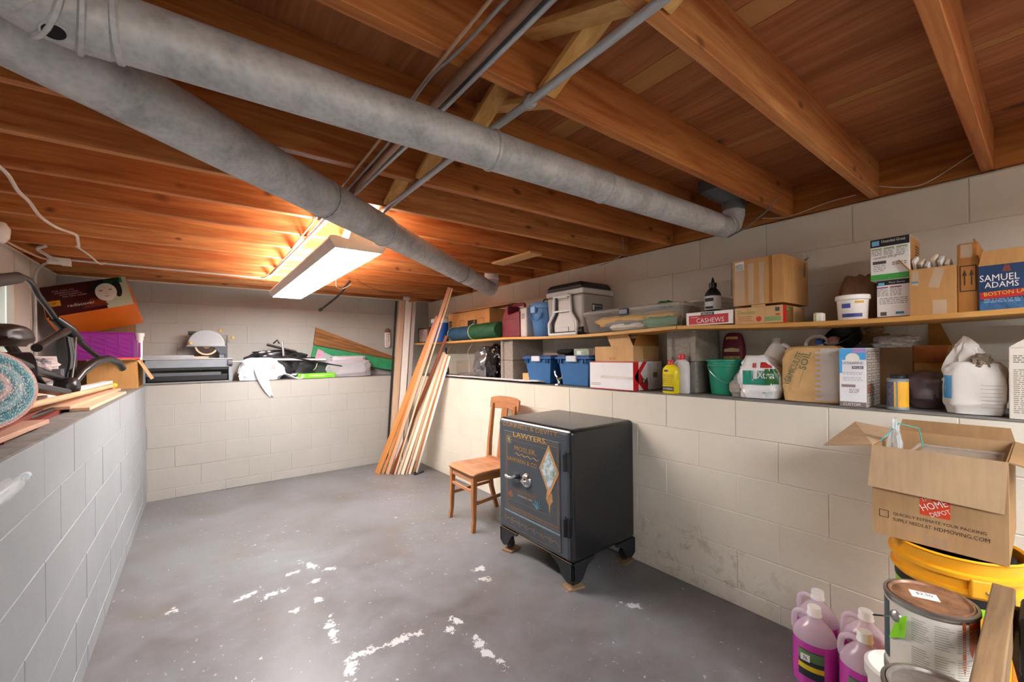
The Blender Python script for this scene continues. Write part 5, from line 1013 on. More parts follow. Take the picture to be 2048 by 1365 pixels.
t = thing('black_pan', 'black round pan rim leaning between the green pail and the wall', 'pan', (2.60, 1.03, LT)); g = G(); g.tube(arc((0, 0, .11), .11, 0, 2*math.pi, 30, (.25, .97, 0), (.3, 0, .95)), .006, 8); g.obj('rim', BM, t, True); G().lathe([(0, 0), (.1, 0), (.105, .02), (0, .02)], 28).obj('pan_base', BM, t, True)
t = thing('clear_wrap_roll', 'clear plastic bag of grey gravel slumped beside the green pail', 'bag', (2.43, 1.055, LT)); blob((.12, .10, .10), 51, .12, 3, .5).obj('gravel', P('9a948c', .9, 0, .3, 70, .8, 60), t, True); blob((.11, .09, .21), 52, .2, 3, .9, pinch=.5, top=(.02, -.06)).obj('clear_bag', GLASSY('c9d2d8', .1, .4), t, True)
PLW = P('dfdedb', .25, 0, .06, 6, .35, 16)
t = thing('grocery_bag', 'white plastic grocery bag with teal and red print on the ledge', 'bag', (2.43, .945, LT)); bgm = blob((.17, .225, .235), 61, .16, 2.2, .8, pinch=.35, sq=.6, top=(.0, .02)).obj('bag', PLW, t, True)
def decal(t, src, y0, y1, z0, z1, mat, nm, seed=0, off=.003, ny=14, nz=12, shape=None):
    """print that follows the bulging front of a bag"""
    dg = bpy.context.evaluated_depsgraph_get(); me = src.data; from mathutils.bvhtree import BVHTree
    bv = BVHTree.FromPolygons([v.co for v in me.vertices], [p.vertices for p in me.polygons]); g = G(); ok = {}; vs = []
    for i in range(ny+1):
        for j in range(nz+1):
            y, z = y0+(y1-y0)*i/ny, z0+(z1-z0)*j/nz; h = bv.ray_cast(V((-2, y, z)), V((1, 0, 0)))
            if h[0] is not None: ok[i, j] = len(vs); vs.append((h[0].x-off, y, z))
    fs = []
    for i in range(ny):
        for j in range(nz):
            if shape and not shape((i+.5)/ny, (j+.5)/nz): continue
            q = [(i, j), (i+1, j), (i+1, j+1), (i, j+1)]
            if all(k in ok for k in q): fs.append([ok[k] for k in q])
    return g.add(vs, fs).obj(nm, mat, t, True)
def btxt(t, src, s, c, w, h, mat, rot=0):
    o = txt(t, s, (0, c[0], c[1]), w, h, mat, FR, rot)
    from mathutils.bvhtree import BVHTree
    me = src.data; bv = BVHTree.FromPolygons([v.co for v in me.vertices], [p.vertices for p in me.polygons])
    for v in o.data.vertices:
        hh = bv.ray_cast(V((-2, v.co.y, v.co.z)), V((1, 0, 0)))
        v.co.x = (hh[0].x-.0055) if hh[0] is not None else -.05
    return o
TEAL = P('17806a', .35, 0, .1, 8)
decal(t, bgm, -.075, .065, .075, .150, TEAL, 'teal_print', shape=lambda a, b: not (.52 < a < .62 and b > .4)); decal(t, bgm, -.10, -.045, .08, .16, P('1f5a24', .4), 'green_print', off=.005)
decal(t, bgm, -.07, -.02, .165, .195, P('b02822', .45), 'red_print', shape=lambda a, b: b < a+.3); decal(t, bgm, .0, .02, .165, .19, P('b02822', .45), 'red_print', ny=5); btxt(t, bgm, 'Xtra', (-.045, .128), .075, .035, WHP)
t = thing('plastic_jug', 'plain white plastic jug behind the grocery bag', 'jug', (2.575, .925, LT)); G().lathe([(0, 0), (.068, 0), (.073, .006), (.073, .19), (.066, .225), (.035, .28), (.021, .30), (.021, .325), (0, .326)], 36, sx=.85).obj('jug_body', P('d9d3cb', .4), t, True); G().tube(smooth_path([(0, -.03, .29), (0, -.06, .27), (0, -.068, .22), (0, -.06, .19)]), .011, 8).obj('handle', P('d9d3cb', .4), t, True)
t = thing('vermiculite_bag', 'tan and grey paper sack of vermiculite with green lettering', 'sack', (2.445, .705, LT)); vb = blob((.155, .245, .275), 71, .07, 2.4, .5, sq=.30, pinch=.0, nu=56, nv=36).obj('sack', P('c7a069', .7, 0, .1, 12, .3, 20), t, True)
GRY = P('b9afa6', .7, 0, .06); decal(t, vb, -.118, -.02, .012, .262, GRY, 'grey_panel', shape=lambda a, b: a < .78 or (int(b*20) % 2 == 0), ny=18, nz=40); GI = P('4d6a4a', .6)
btxt(t, vb, 'VERMICULITE', (.072, .165), .175, .028, GI, R(68)); btxt(t, vb, 'SOIL', (.02, .205), .09, .03, GI, R(75)); btxt(t, vb, 'horticultural grade', (.036, .12), .10, .007, GI, R(75))
t = thing('plastic_bag', 'white handled plastic bag of odds and ends on top behind the vermiculite sack', 'bag', (2.60, .69, LT)); blob((.13, .18, .30), 81, .22, 2.6, .9, pinch=.3).obj('bag', PLW, t, True); G().tube(arc((-.02, .045, .28), .05, 0, math.pi, 12, (0, 1, 0)), .008, 6).obj('handle', PLW, t, True); blob((.03, .03, .03), 3).obj('blue_item', P('2456a8', .4), t, True, loc=(-.05, .03, .285)); blob((.05, .05, .04), 4).obj('pink_item', P('b98a80', .6), t, True, loc=(-.03, -.03, .285))
t = thing('black_tub', 'black plastic tub tilted above the vermiculite sack', 'tub', (2.64, .575, LT)); o = G().lathe([(.045, 0), (.06, .005), (.085, .07), (.09, .072), (.086, .076), (.05, .02), (0, .02)], 32).obj('tub', BM, t, True); o.rotation_euler = (R(-25), R(-40), 0); o.location = (-.02, .03, .29); G().box(-.05, .05, -.09, .06, 0, .285).obj('box_beneath', P('3a322c', .8), t)
t = thing('paper_scrap', 'crumpled brown paper scrap near the shelf underside', 'paper', (2.66, .52, LT+.325)); blob((.05, .07, .045), 91, .35, 3).obj('paper', CARD('9c7450'), t, True)
o = bpy.data.objects.get('paper_scrap'); o.location.z = LT; o.children[0].location.z = .33; G().box(-.02, .03, -.05, .05, 0, .332).obj('paper_stack', CARD('8f6e4c'), o)
t, w_, D_ = carton('mask_box', 'tall white and blue box with instruction drawings on its side', 2.315, .482, .577, LT, .262, .235, P('e4e3e6', .5, 0, .04))
GRYB = P('a79a8e', .6, 0, .05); BLUG = P('4aa0d8', .5, 0, .15, 6)
patch(t, (-D_, 0, .235), .094, .05, BLUG, name='sky_print'); patch(t, (-D_-.0003, .042, .19), .010, .08, BLUG, name='sky_edge'); patch(t, (-D_-.0008, .0, .215), .05, .05, P('efe9dc', .5), name='moon_print', poly=circ(24)); patch(t, (-D_-.0004, -.022, .25), .048, .018, P('a58ac0', .5), name='lilac_flag'); patch(t, (-D_, 0, .012), .094, .022, P('7d7572', .5), name='base_band')
txt(t, 'ULTRAFINE', (-D_-.0016, 0, .196), .074, .012, P('6f7d8c', .5)); patch(t, (-D_-.0006, -.018, .176), .04, .013, P('6d6a6d', .5), name='size_badge'); txt(t, 'M-L20', (-D_-.0014, -.018, .176), .03, .008, WHP); lines(t, (-D_, 0, .15), .07, .014, 2, P('a9a9ae', .6), seed=61); lines(t, (-D_, 0, .125), .07, .02, 3, P('b5b5ba', .6), seed=62)
patch(t, (-D_, .015, .094), .05, .012, P('8f7d78', .5), name='brown_bar'); lines(t, (-D_, -.005, .072), .035, .02, 4, P('77777d', .6), seed=63); txt(t, 'CUSTOM', (-D_-.0008, .004, .012), .06, .012, WHP)
patch(t, (0, -w_, .13), .232, .258, GRYB, SD, name='grey_side')
for r_ in range(5):
    for c_ in range(3):
        p = (-.075+c_*.073, -w_-.0005, .228-r_*.049); patch(t, p, .06, .037, BLACKI, SD, name='drawing_frame'); patch(t, (p[0], p[1]-.0006, p[2]), .055, .032, P('b7aa9c', .6, 0, .12, 60) if (r_, c_) != (3, 0) else P('b86a42', .6, 0, .5, 60), SD, name='drawing'); lines(t, (p[0], p[1]-.0012, p[2]), .035, .018, 2, P('5d544c', .6), SD, 70+r_*3+c_)
t = thing('plastic_bag', 'translucent white plastic bag lying over the instruction box', 'bag', (2.60, .44, LT)); G().box(-.05, .06, -.07, .05, 0, .262).obj('box_beneath', CARD('6e5238'), t); blob((.12, .17, .06), 101, .3, 3, .9).obj('bag', GLASSY('d9cfc8', .2, .6), t, True, loc=(0, 0, .2625))
t = thing('spray_can', 'short can with yellow panel and black lid at the ledge edge', 'can', (2.355, .388, LT), R(0)); G().lathe([(0, 0), (.034, 0), (.0355, .004), (.0345, .010), (.0345, .122), (.0355, .128), (.033, .131), (0, .131)], 32).obj('can_body', P('8f979c', .35, .3, .15, 40), t, True); G().lathe([(.026, .131), (.027, .143), (.022, .146), (0, .146)], 28).obj('lid', P('1d1f24', .4), t, True); wrap(t, .0352, .012, .118, 190, 262, P('e0a41a', .5), 'yellow_panel'); wrap(t, .0352, .012, .118, 170, 180, P('d9b04a', .5), 'yellow_stripe'); wrap(t, .0352, .012, .118, 110, 168, P('55546a', .5, 0, .6, 90), 'print_panel')
t = thing('plastic_bag', 'dusky pink translucent plastic bag bulging behind the short can', 'bag', (2.525, .32, LT)); blob((.17, .135, .16), 111, .14, 2.4, .6).obj('bag', P('6e5a5c', .35, 0, .15, 6, .4, 14), t, True)
t, w_, D_ = carton('open_carton', 'dark open brown carton at the back of the ledge with a raised flap', 2.585, .262, .43, LT+.0, .27, .12, KR, top='open'); flap(t, (-D_, w_, .27), (-D_, -w_, .27), (-.02, .0, -.075), CARD('8a4c26')); flap(t, (D_, -w_*.1, .27), (D_, -w_, .27), (0, .02, .11), KD, k=.02)
t = thing('concrete_mix_bag', 'torn white bag with blue lettering slumped open at the ledge edge', 'bag', (2.41, .175, LT)); PWB = P('d5d0c8', .55, 0, .06, 6, .3, 14)
cb = blob((.15, .175, .21), 121, .12, 2.0, .6, sq=.55).obj('sack', PWB, t, True); bk_ = blob((.10, .15, .22), 124, .28, 2.4, .8, pinch=.75, top=(.0, .01)).obj('torn_neck', P('c9c0b6', .5, 0, .1, 6, .4, 14), t, True, loc=(.0, .012, .085)); blob((.06, .06, .07), 127, .3, 3, .8).obj('brown_inner', P('7a6a58', .7), t, True, loc=(-.035, -.02, .165))
BLU = P('3a8fc4', .45); decal(t, cb, .055, .08, .06, .15, BLU, 'blue_edge', ny=5); btxt(t, bk_, 'CalWood', (.018, .12), .10, .022, BLU, R(62)); decal(t, bk_, .0, .03, .135, .165, BLU, 'blue_mark', ny=5, nz=5)
for k in range(7): decal(t, cb, -.075, -.02, .03+k*.014, .0318+k*.014, P('a9a298', .6), 'fine_print', ny=8, nz=1, off=.004)
t, w_, D_ = carton('milk_carton', 'cream gable-top carton with small print at the right edge', 2.315, -.02, .086, LT, .255, .11, P('d3cbbd', .55, 0, .06)); G().prism([(-w_, 0), (w_, 0), (.0, .045)], (-D_, 0, .256), (0, 1, 0), (0, 0, 1), (D_*2, 0, 0)).obj('gable_top', P('d3cbbd', .55, 0, .06), t)
lines(t, (-D_, 0, .10), .085, .16, 22, P('8d8578', .6), seed=131); lines(t, (-D_, 0, .215), .085, .03, 4, P('6f665a', .6), seed=132)
# ================================================================== BACK LEDGE
SAWG = P('8f979e', .4, .25, .08); SAWL = P('b9bcbf', .4, .2, .06); SAWD = P('3c4046', .45, .2)
t = thing('tile_saw', 'grey wet tile saw with round blade guard on the back ledge', 'saw', (.0, 5.32, LT))
G().box(-.42, .295, -.115, .10, 0, .014).obj('base_rail', P('8c8e8d', .5, .3), t, bevel=.003); G().box(.265, .30, -.115, .10, .014, .235).obj('end_leg', SAWG, t, bevel=.004); G().box(-.42, -.385, -.115, .10, .014, .235).obj('end_leg', SAWG, t, bevel=.004)
G().box(-.38, .262, -.10, .08, .02, .085).obj('water_tray', P('1c1d20', .35), t, bevel=.01); G().box(-.38, .20, -.105, -.10, .075, .105).obj('tray_lip', P('5b6066', .4), t); G().box(-.42, .295, -.115, -.02, .155, .235).obj('front_beam', SAWG, t, bevel=.003); G().box(-.38, .26, -.10, .08, .13, .154).obj('dark_rail', P('232528', .4), t)  # last piece is a plain dark rail below the front beam
G().box(-.42, .30, -.125, .09, .236, .247).obj('table_rail', SAWL, t, bevel=.002); G().box(-.42, -.02, -.12, .05, .2475, .280).obj('sliding_table', P('a9adb1', .45, .3), t, bevel=.003); G().box(-.02, .10, -.118, .03, .2475, .266).obj('cutting_fence', P('cbb9a0', .5), t, bevel=.002)
G().cyl((.26, -.118, .20), (.30, -.118, .20), .03, n=20).obj('knob', P('6c6d72', .4), t, True); G().cyl((.30, -.05, .205), (.40, -.05, .205), .009, n=10).obj('lock_bar', SAWL, t, True)
g = G(); pl = [(.155*math.cos(a), .155*math.sin(a)) for a in [math.pi*k/22 for k in range(23)]]+[(-.175, -.02), (.165, -.02)]; g.prism(pl, (.085, -.055, .385), (1, 0, 0), (0, 0, 1), (0, .07, 0)).obj('blade_guard', P('a5a9ad', .38, .15, .05), t, bevel=.008, seg=3)
o = G().lathe([(.05, 0), (.098, 0), (.100, .002), (.098, .004), (.05, .004)], 40).obj('blade_rim', P('c9b59a', .35, .6), t, True); o.rotation_euler = (R(90), 0, 0); o.location = (.085, -.02, .375)
o = G().lathe([(0, 0), (.082, 0), (.082, .006), (0, .006)], 36).obj('blade_core', P('3a2c26', .35, .5), t, True); o.rotation_euler = (R(90), 0, 0); o.location = (.085, -.019, .375)
o = G().lathe([(0, 0), (.03, 0), (.03, .014), (0, .014)], 24).obj('blade_flange', P('8a6a58', .4, .5), t, True); o.rotation_euler = (R(90), 0, 0); o.location = (.085, -.02, .375)
G().prism([(.02, 0), (.13, 0), (.13, -.085), (.075, -.08)], (.12, -.04, .37), (1, 0, 0), (0, 0, 1), (0, .06, 0)).obj('motor_arm', P('4a5058', .4), t, bevel=.004); G().box(.235, .262, -.03, .06, .247, .40).obj('upright', P('4a5058', .4), t, bevel=.003); G().box(.19, .24, -.02, .06, .25, .31).obj('support_foot', P('7d8893', .4), t, bevel=.003)
G().tube([(-.065, -.01, .505), (.0, -.01, .505), (.04, .0, .50)], .018, 12).obj('handle', P('3a3836', .5), t, True)
OKN = P('d9b06a', .4); 
for p in ((-.045, -.062, .385), (.20, -.03, .52), (.31, .0, .45)): G().lathe([(0, 0), (.014, .002), (.016, .02), (.010, .03), (0, .03)], 14, p).obj('wing_knob', OKN, t, True)
g = G(); 
for k in range(5): g.tube(arc((.23, -.02, .42+k*.012), .022, 0, 4.5, 10, (1, 0, .3)), .003, 5)
g.obj('water_hose', P('8a847c', .5), t); G().cyl((.255, -.02, .38), (.262, -.02, .49), .003, n=6).obj('guide_rod', BM, t)
# black bag, sticks
t = thing('garbage_bag', 'black plastic garbage bag spread along the back ledge', 'bag', (.92, 5.37, LT)); BB2 = P('26262a', .2, 0, .35, 6, .5, 12)
blob((.62, .14, .33), 201, .2, 2.6, .9, nu=60, nv=30, sq=.65).obj('bag', BB2, t, True, loc=(-.18, 0, 0)); blob((.62, .14, .24), 204, .22, 2.8, .9, nu=60, nv=26, sq=.6).obj('bag_end', BB2, t, True, loc=(.15, 0, 0))
t = thing('folded_tripod', 'folded black tripod lying over the black bag', 'tripod', (.60, 5.22, LT)); g = G(); g.tube([(.02, .05, .39), (.22, .04, .33), (.30, .03, .31)], .014, 8); g.tube([(.17, .0, .27), (.45, .0, .20), (.80, .0, .13)], .010, 8); g.obj('legs', BM, t, True); G().tube([(.165, .02, .43), (.17, .0, .36), (.175, -.005, .26)], .012, 8).obj('grey_leg', P('7c7c80', .4, .2), t, True)
g = G(); g.tube([(.08, .03, .40), (.12, .03, .44), (.14, .03, .40)], .009, 6); g.obj('clamp', BM, t); G().bar((.05, .01, .225), (.62, .01, .215), .014, .02).obj('pale_rail', P('cfc8c0', .5), t)
t = thing('grocery_bag', 'white plastic bag with red print trailing over the back ledge edge', 'bag', (.56, 5.245, LT)); wb = blob((.46, .115, .25), 211, .18, 2.2, .8, nu=56, nv=28, sq=.6, pinch=.3).obj('bag', P('dfe3ea', .3, 0, .06, 5, .4, 12), t, True)
g = G(); g.grid(lambda u, v: (.0+.15*(v-.5)*(1-.75*u)+.09*u*u, -.066-.010*math.sin(v*5+u*3)-.008*(u < .9), .13-.315*u+.03*math.sin(v*3.1)*(1-u)) if True else 0, 14, 8).obj('hanging_tail', P('e4e6ea', .3, 0, .05, 5, .3, 12), t, True, solid=.004)
G().grid(lambda u, v: (.20+.20*u, -.06+.03*v, .055-.05*u+.015*math.sin(u*6+v*2)), 10, 4).obj('twisted_handle', P('e9eaec', .3), t, True, solid=.008)
def decal_y(t, src, x0, x1, z0, z1, mat, nm):
    from mathutils.bvhtree import BVHTree
    me = src.data; bv = BVHTree.FromPolygons([v.co for v in me.vertices], [p.vertices for p in me.polygons]); g = G(); ok = {}; vs = []; n = 10
    for i in range(n+1):
        for j in range(n+1):
            x, z = x0+(x1-x0)*i/n, z0+(z1-z0)*j/n; h = bv.ray_cast(V((x, -2, z)), V((0, 1, 0)))
            if h[0] is not None: ok[i, j] = len(vs); vs.append((x, h[0].y-.003, z))
    g.add(vs, [[ok[k] for k in ((i, j), (i+1, j), (i+1, j+1), (i, j+1))] for i in range(n) for j in range(n) if all(k in ok for k in ((i, j), (i+1, j), (i+1, j+1), (i, j+1)))]); return g.obj(nm, mat, t, True)
decal_y(t, wb, .03, .13, .12, .19, P('dba6a4', .4), 'red_print')
t, w_, D_ = carton('green_box', 'flat lime green product box on the back ledge edge', 5.0, 0, .40, LT, .055, .06, P('6cc21a', .4), cat='box'); t.location = (1.115, 5.222, LT); t.rotation_euler = (0, 0, R(90)-R(0)*1); t.rotation_euler = (0, 0, R(90))
patch(t, (-D_, -.0, .03), .17, .022, P('a9d67a', .4), name='pale_panel'); patch(t, (-D_, .15, .03), .035, .03, P('d9e6cf', .4), name='white_dot', poly=circ(14)); txt(t, 'GREENWORKS', (-D_, -.13, .035), .08, .012, P('e3f2cf', .4))
t = thing('clear_package', 'clear plastic package with pink card on the black bag', 'package', (1.19, 5.26, LT)); o = G().box(-.09, .09, -.02, .02, 0, .15).obj('blister', GLASSY('d3d6da', .1, .5), t, bevel=.012); o.rotation_euler = (R(-35), R(25), 0); o.location = (0, 0, .175); o = G().box(-.10, -.03, -.024, -.02, .01, .15).obj('pink_card', P('c088a4', .5), t); o.rotation_euler = (R(-35), R(25), 0); o.location = (0, 0, .175); G().box(-.08, .08, .0, .045, 0, .17).obj('box_beneath', P('2b3530', .7), t)
for x in (-.06, .07): G().tube(smooth_path([(x, -.03, .19), (x-.02, -.05, .13), (x-.05, -.05, .09)]), .003, 5).obj('string', P('cfc6b4', .6), t)
t = thing('plastic_bag', 'silvery grey stuffed plastic bag at the right of the back ledge', 'bag', (1.50, 5.30, LT)); blob((.54, .20, .21), 221, .12, 2.4, .7, nu=56, nv=26, sq=.5).obj('bag', P('a5a3a6', .28, 0, .1, 5, .5, 12), t, True); blob((.46, .16, .10), 224, .2, 2.4, .7, nu=50, nv=20, sq=.55).obj('top_fold', P('b9b0b6', .28, 0, .1, 5, .5, 12), t, True, loc=(-.0, 0, .155))
t = thing('insulation_sheet', 'green foam panel slanting against the back wall', 'panel', (1.65, 5.40, LT)); G().prism([(-.56, .245), (-.53, .385), (.60, .165), (.60, .02)], (0, -.035, 0), (1, 0, 0), (0, 0, 1), (0, .035, 0)).obj('panel', P('2d8a58', .75, 0, .2, 14, .4, 40), t, bevel=.006); G().prism([(-.56, .225), (-.56, .25), (.2, .10), (.2, .06)], (0, -.04, 0), (1, 0, 0), (0, 0, 1), (0, .03, 0)).obj('dirty_edge', P('4a4640', .8), t)
t = thing('planked_screen', 'brown planked wooden panel slanting above the green foam panel', 'panel', (1.65, 5.412, LT)); BRW = WOOD('6e4524', '9c6c3c', 0, .65, 26, 0, .3)
for k in range(4):
    a0, a1 = k/4, (k+1)/4-.012; L0, L1 = (-.535+.03*0, .395), (-.50, .60); 
    zl0, zl1 = .393+(.605-.393)*a0, .393+(.605-.393)*a1; zr0, zr1 = .168+.02*a0, .168+.02*a1
    G().prism([(-.53+.03*a0, zl0), (-.53+.03*a1, zl1), (.60, zr1), (.60, zr0)], (0, -.03, 0), (1, 0, 0), (0, 0, 1), (0, .03+.0*k, 0)).obj('plank', BRW, t, bevel=.002)
t = thing('caulk_tube', 'white labelled tube hanging on the back wall beside the corner posts', 'tube', (2.05, 5.42, 1.47)); G().lathe([(0, 0), (.035, .004), (.042, .03), (.042, .19), (.03, .205), (0, .21)], 24, sx=1, sy=.6).obj('tube', P('d8d2c8', .5), t, True); patch(t, (0, -.0258, .10), .055, .16, INK, SD, name='label'); patch(t, (0, -.0265, .10), .047, .15, WHP, SD, name='label_field'); txt(t, 'GORILLA', (0, -.027, .10), .13, .026, INK, SD, R(-90)); blob((.07, .04, .07), 7, .2).obj('brown_cap', CARD('8a6748'), t, True, loc=(0, 0, .19)); G().cyl((0, .0, .25), (0, .032, .255), .003, n=6).obj('nail', NAIL, t)
# ================================================================== LEFT LEDGE
o, w_, D_ = carton('open_carton', 'open cardboard carton with yellow print at the far end of the left ledge', 0, 0, .30, LT, .235, .34, KC, top='open', rz=R(90)); o.location = (-.545, 4.84, LT)
patch(o, (-D_+.02, -w_, .11), .018, .22, P('d8b52a', .5), SD, name='yellow_edge'); patch(o, (.02, -w_, .12), .22, .14, P('9c7438', .6, 0, .5, 30), SD, name='printed_panel'); flap(o, (-D_, -w_, .235), (D_, -w_, .235), (0, -.085, -.165), KL, k=.02); flap(o, (-D_, w_, .235), (-D_, -w_, .235), (-.10, 0, .01), KL); flap(o, (D_, w_, .235), (D_, -w_, .235), (.08, 0, .02), KD)
t = thing('purple_basket', 'purple slotted plastic basket on the far carton', 'basket', (-.60, 4.93, LT+.24)); PU = P('8d1f8f', .32, 0, .1, 5); W_ = .17
G().box(-W_, W_, -.125, .13, 0, .008).obj('bottom', PU, t); 
for s in (-1, 1): G().box(-W_, W_, s*.125-.004, s*.125+.004, .008, .225).obj('side_wall', PU, t); G().box(s*W_-.004, s*W_+.004, -.125, .125, .008, .225).obj('end_wall', PU, t)
g = G()
for c_ in range(4):
    for k in range(5): x0 = -W_+.01+c_*.083; z0 = .03+k*.038; g.bar((x0, -.131, z0+.022), (x0+.066, -.131, z0-.008+.0), .010, .006, (0, 1, 0))
g.obj('diagonal_ribs', PU, t, bevel=.001)
for c_ in range(5): G().box(-W_-.002+c_*.083, -W_+.008+c_*.083, -.133, -.125, .008, .225).obj('upright_rib', PU, t)
G().tube([(-W_, -.125, .228), (W_, -.125, .228), (W_, .125, .228), (-W_, .125, .228), (-W_, -.125, .228)], .009, 8).obj('rim', PU, t, True)
t = thing('white_tumbler', 'tall white plastic cup at the right end of the purple basket', 'cup', (-.395, 4.87, LT+.24)); G().lathe([(0, 0), (.018, 0), (.022, .17), (.027, .172), (.027, .20), (.034, .21), (.034, .235), (0, .235)], 24).obj('cup', P('dcd9d6', .4), t, True); wrap(t, .0225, .02, .15, 255, 290, PU, 'purple_stripe'); G().box(-.018, .018, -.018, .018, -.23, 0).obj('support_box', P('b08a5c', .7), t)
# printed product box, tipped back
t = thing('printed_box', 'product box with portrait picture and orange underside tipped back on the purple basket', 'box', (0, 0, 0))
mw = Matrix.Translation((-.685, 4.93, LT+.70)) @ Matrix.Rotation(R(-16), 4, 'Y') @ Matrix.Rotation(R(-36), 4, 'X'); t.matrix_world = mw
bw, bh, bd = .265, .165, .13
G().box(-bw, bw, -bd, bd, -bh, bh).obj('carton_body', P('c9641a', .45, 0, .1, 5), t, bevel=.003)
FY = ((1, 0, 0), (0, 0, 1)); yy = -bd
patch(t, (-.08, yy, 0), .36, .328, P('3a0d12', .45, 0, .5, 4), FY, name='dark_red_field'); patch(t, (.18, yy, .0), .165, .328, P('b9c9b4', .45, 0, .1, 5), FY, name='pale_green_field'); patch(t, (.10, yy-.0004, .10), .24, .128, P('0e1614', .5), FY, name='hair_top', poly=[(-.5, -.4), (-.3, .1), (.0, .5), (.5, .5), (.5, .1), (.38, -.5)])
patch(t, (.115, yy-.0012, .015), .135, .20, P('dfe3da', .5, 0, .06, 8), FY, name='face_print', poly=circ(28)); patch(t, (.19, yy-.0010, .04), .055, .20, P('16201c', .5), FY, name='hair_side', poly=circ(20)); patch(t, (.175, yy-.0004, .13), .12, .06, P('2f9a72', .5), FY, name='green_corner')
for x in (.085, .145): patch(t, (x, yy-.0022, .035), .026, .008, P('1c1d1d', .5), FY, name='eye_print', poly=circ(12))
patch(t, (.112, yy-.0022, .0), .010, .012, P('9aa39a', .5), FY, name='nose_print', poly=[(0, .5), (.5, -.5), (-.5, -.5)]); patch(t, (.115, yy-.0022, -.035), .04, .010, P('3a2a2a', .5), FY, name='mouth_print', poly=[(-.5, .5), (0, .1), (.5, .5), (0, -.5)])
patch(t, (.03, yy-.0006, -.08), .16, .10, P('6a2a1c', .5, 0, .6, 20), FY, name='shoulder_print', poly=[(-.5, -.5), (.5, -.5), (.3, .3), (-.1, .5)])
txt(t, 'rediscover', (-.05, yy-.0008, -.075), .16, .032, WHP, FY)
for k, s in enumerate(('THE WAY TO', 'EXPERIENCE MUSIC', 'ENTERTAINMENT IN', 'THE VIEW AGAIN')): txt(t, s, (-.135+k*.02, yy-.0008, .098-k*.024), .13+.012*(k % 2), .013, P('d9c9c9', .5), FY)
txt(t, '28"', (-.20, yy-.0014, -.03), .03, .02, P('1a1410', .5), FY); patch(t, (-.20, yy-.0002, -.03), .07, .06, P('e0a224', .5), FY, name='yellow_square')
t = thing('white_sheet', 'white card sheet propped behind the printed box', 'card', (-.66, 5.24, LT+.0)); o = G().box(-.15, .15, -.004, .004, 0, .34).obj('sheet', P('dfe0e4', .5), t); o.rotation_euler = (0, R(-10), 0); o.location = (.02, 0, .60); G().box(-.2, .2, .0, .12, 0, .60).obj('box_beneath', CARD('8f6e4c'), t)
# folded exercise machine
t = thing('folded_exercise_bike', 'black folded exercise bike with padded grip and brown saddle on the left ledge', 'exercise bike', (-.66, 3.1, LT)); BK = P('19181a', .32, .1, .2); TB = P('2a2624', .28, .4, .2)
q = lambda x, y, z: (x+.66, y-3.1, z-LT)
G().tube(smooth_path([q(-.65, 2.60, 1.68), q(-.65, 2.80, 1.722), q(-.65, 2.97, 1.757), q(-.65, 3.10, 1.745), q(-.65, 3.20, 1.70), q(-.64, 3.36, 1.635), q(-.63, 3.52, 1.555)]), .013, 12).obj('handlebar', TB, t, True)
G().tube([q(-.65, 2.5, 1.665), q(-.65, 2.88, 1.742)], .026, 16).obj('foam_grip', P('2a211d', .8, 0, .1, 20), t, True)
G().tube([q(-.64, 3.44, 1.60), q(-.60, 3.52, 1.54), q(-.57, 3.60, 1.48)], [.022, .034, .026], 14).obj('hinge_block', BK, t, True)
G().tube(smooth_path([q(-.60, 3.50, 1.53), q(-.56, 3.62, 1.46), q(-.52, 3.70, 1.40), q(-.50, 3.74, 1.375)]), .015, 12).obj('main_tube', TB, t, True)
G().tube(smooth_path([q(-.56, 3.36, 1.21), q(-.53, 3.46, 1.29), q(-.50, 3.62, 1.345), q(-.465, 3.80, 1.365), q(-.435, 3.95, 1.335), q(-.42, 4.02, 1.30)]), [.035, .034, .032, .030, .031, .032]+[.03]*25, 14).obj('stabiliser_bar', BK, t, True) if False else G().tube([q(-.56, 3.30, 1.21), q(-.53, 3.42, 1.29), q(-.50, 3.60, 1.345), q(-.465, 3.80, 1.365), q(-.435, 3.95, 1.335), q(-.42, 4.02, 1.295)], .024, 14).obj('stabiliser_bar', BK, t, True)
blob((.10, .12, .10), 7, .1, 2).obj('foot_cap', BK, t, True, loc=q(-.56, 3.26, 1.165)); G().tube([q(-.60, 3.48, 1.53), q(-.62, 3.2, 1.46), q(-.60, 2.92, 1.42)], [.022, .017, .020], 12).obj('crossing_arm', TB, t, True); G().tube([q(-.58, 3.55, 1.50), q(-.57, 3.45, 1.36), q(-.56, 3.30, 1.22)], .014, 10).obj('support_tube', BK, t, True)
blob((.18, .34, .11), 17, .1, 1.6, .3).obj('saddle', P('2a201e', .42, 0, .15), t, True, loc=q(-.74, 3.08, 1.43)); G().tube([q(-.72, 3.0, 1.47), q(-.68, 3.2, 1.30), q(-.64, 3.35, 1.16)], .02, 10).obj('seat_post', TB, t, True)
G().cyl(q(-.70, 2.86, 1.30), q(-.62, 2.90, 1.30), .10, n=28).obj('flywheel', BK, t, True); G().tube([q(-.63, 2.7, 1.34), q(-.60, 3.1, 1.29), q(-.58, 3.35, 1.24)], .020, 10).obj('chain_cover', BK, t, True); G().bar(q(-.56, 2.55, 1.26), q(-.52, 2.95, 1.20), .06, .03).obj('pedal', BK, t, bevel=.008); G().tube([q(-.66, 2.4, 1.32), q(-.62, 2.66, 1.36), q(-.6, 2.9, 1.31)], .024, 10).obj('rear_tube', BK, t, True); G().box(.02, .14, -.65, .35, 0.008, .03).obj('base_skid', BK, t, bevel=.01)
g = G()
for k in range(3): g.tube(smooth_path([q(-.585, 3.42+k*.04, 1.49), q(-.57, 3.40+k*.05, 1.36), q(-.58, 3.36+k*.06, 1.25)]), .012, 6)
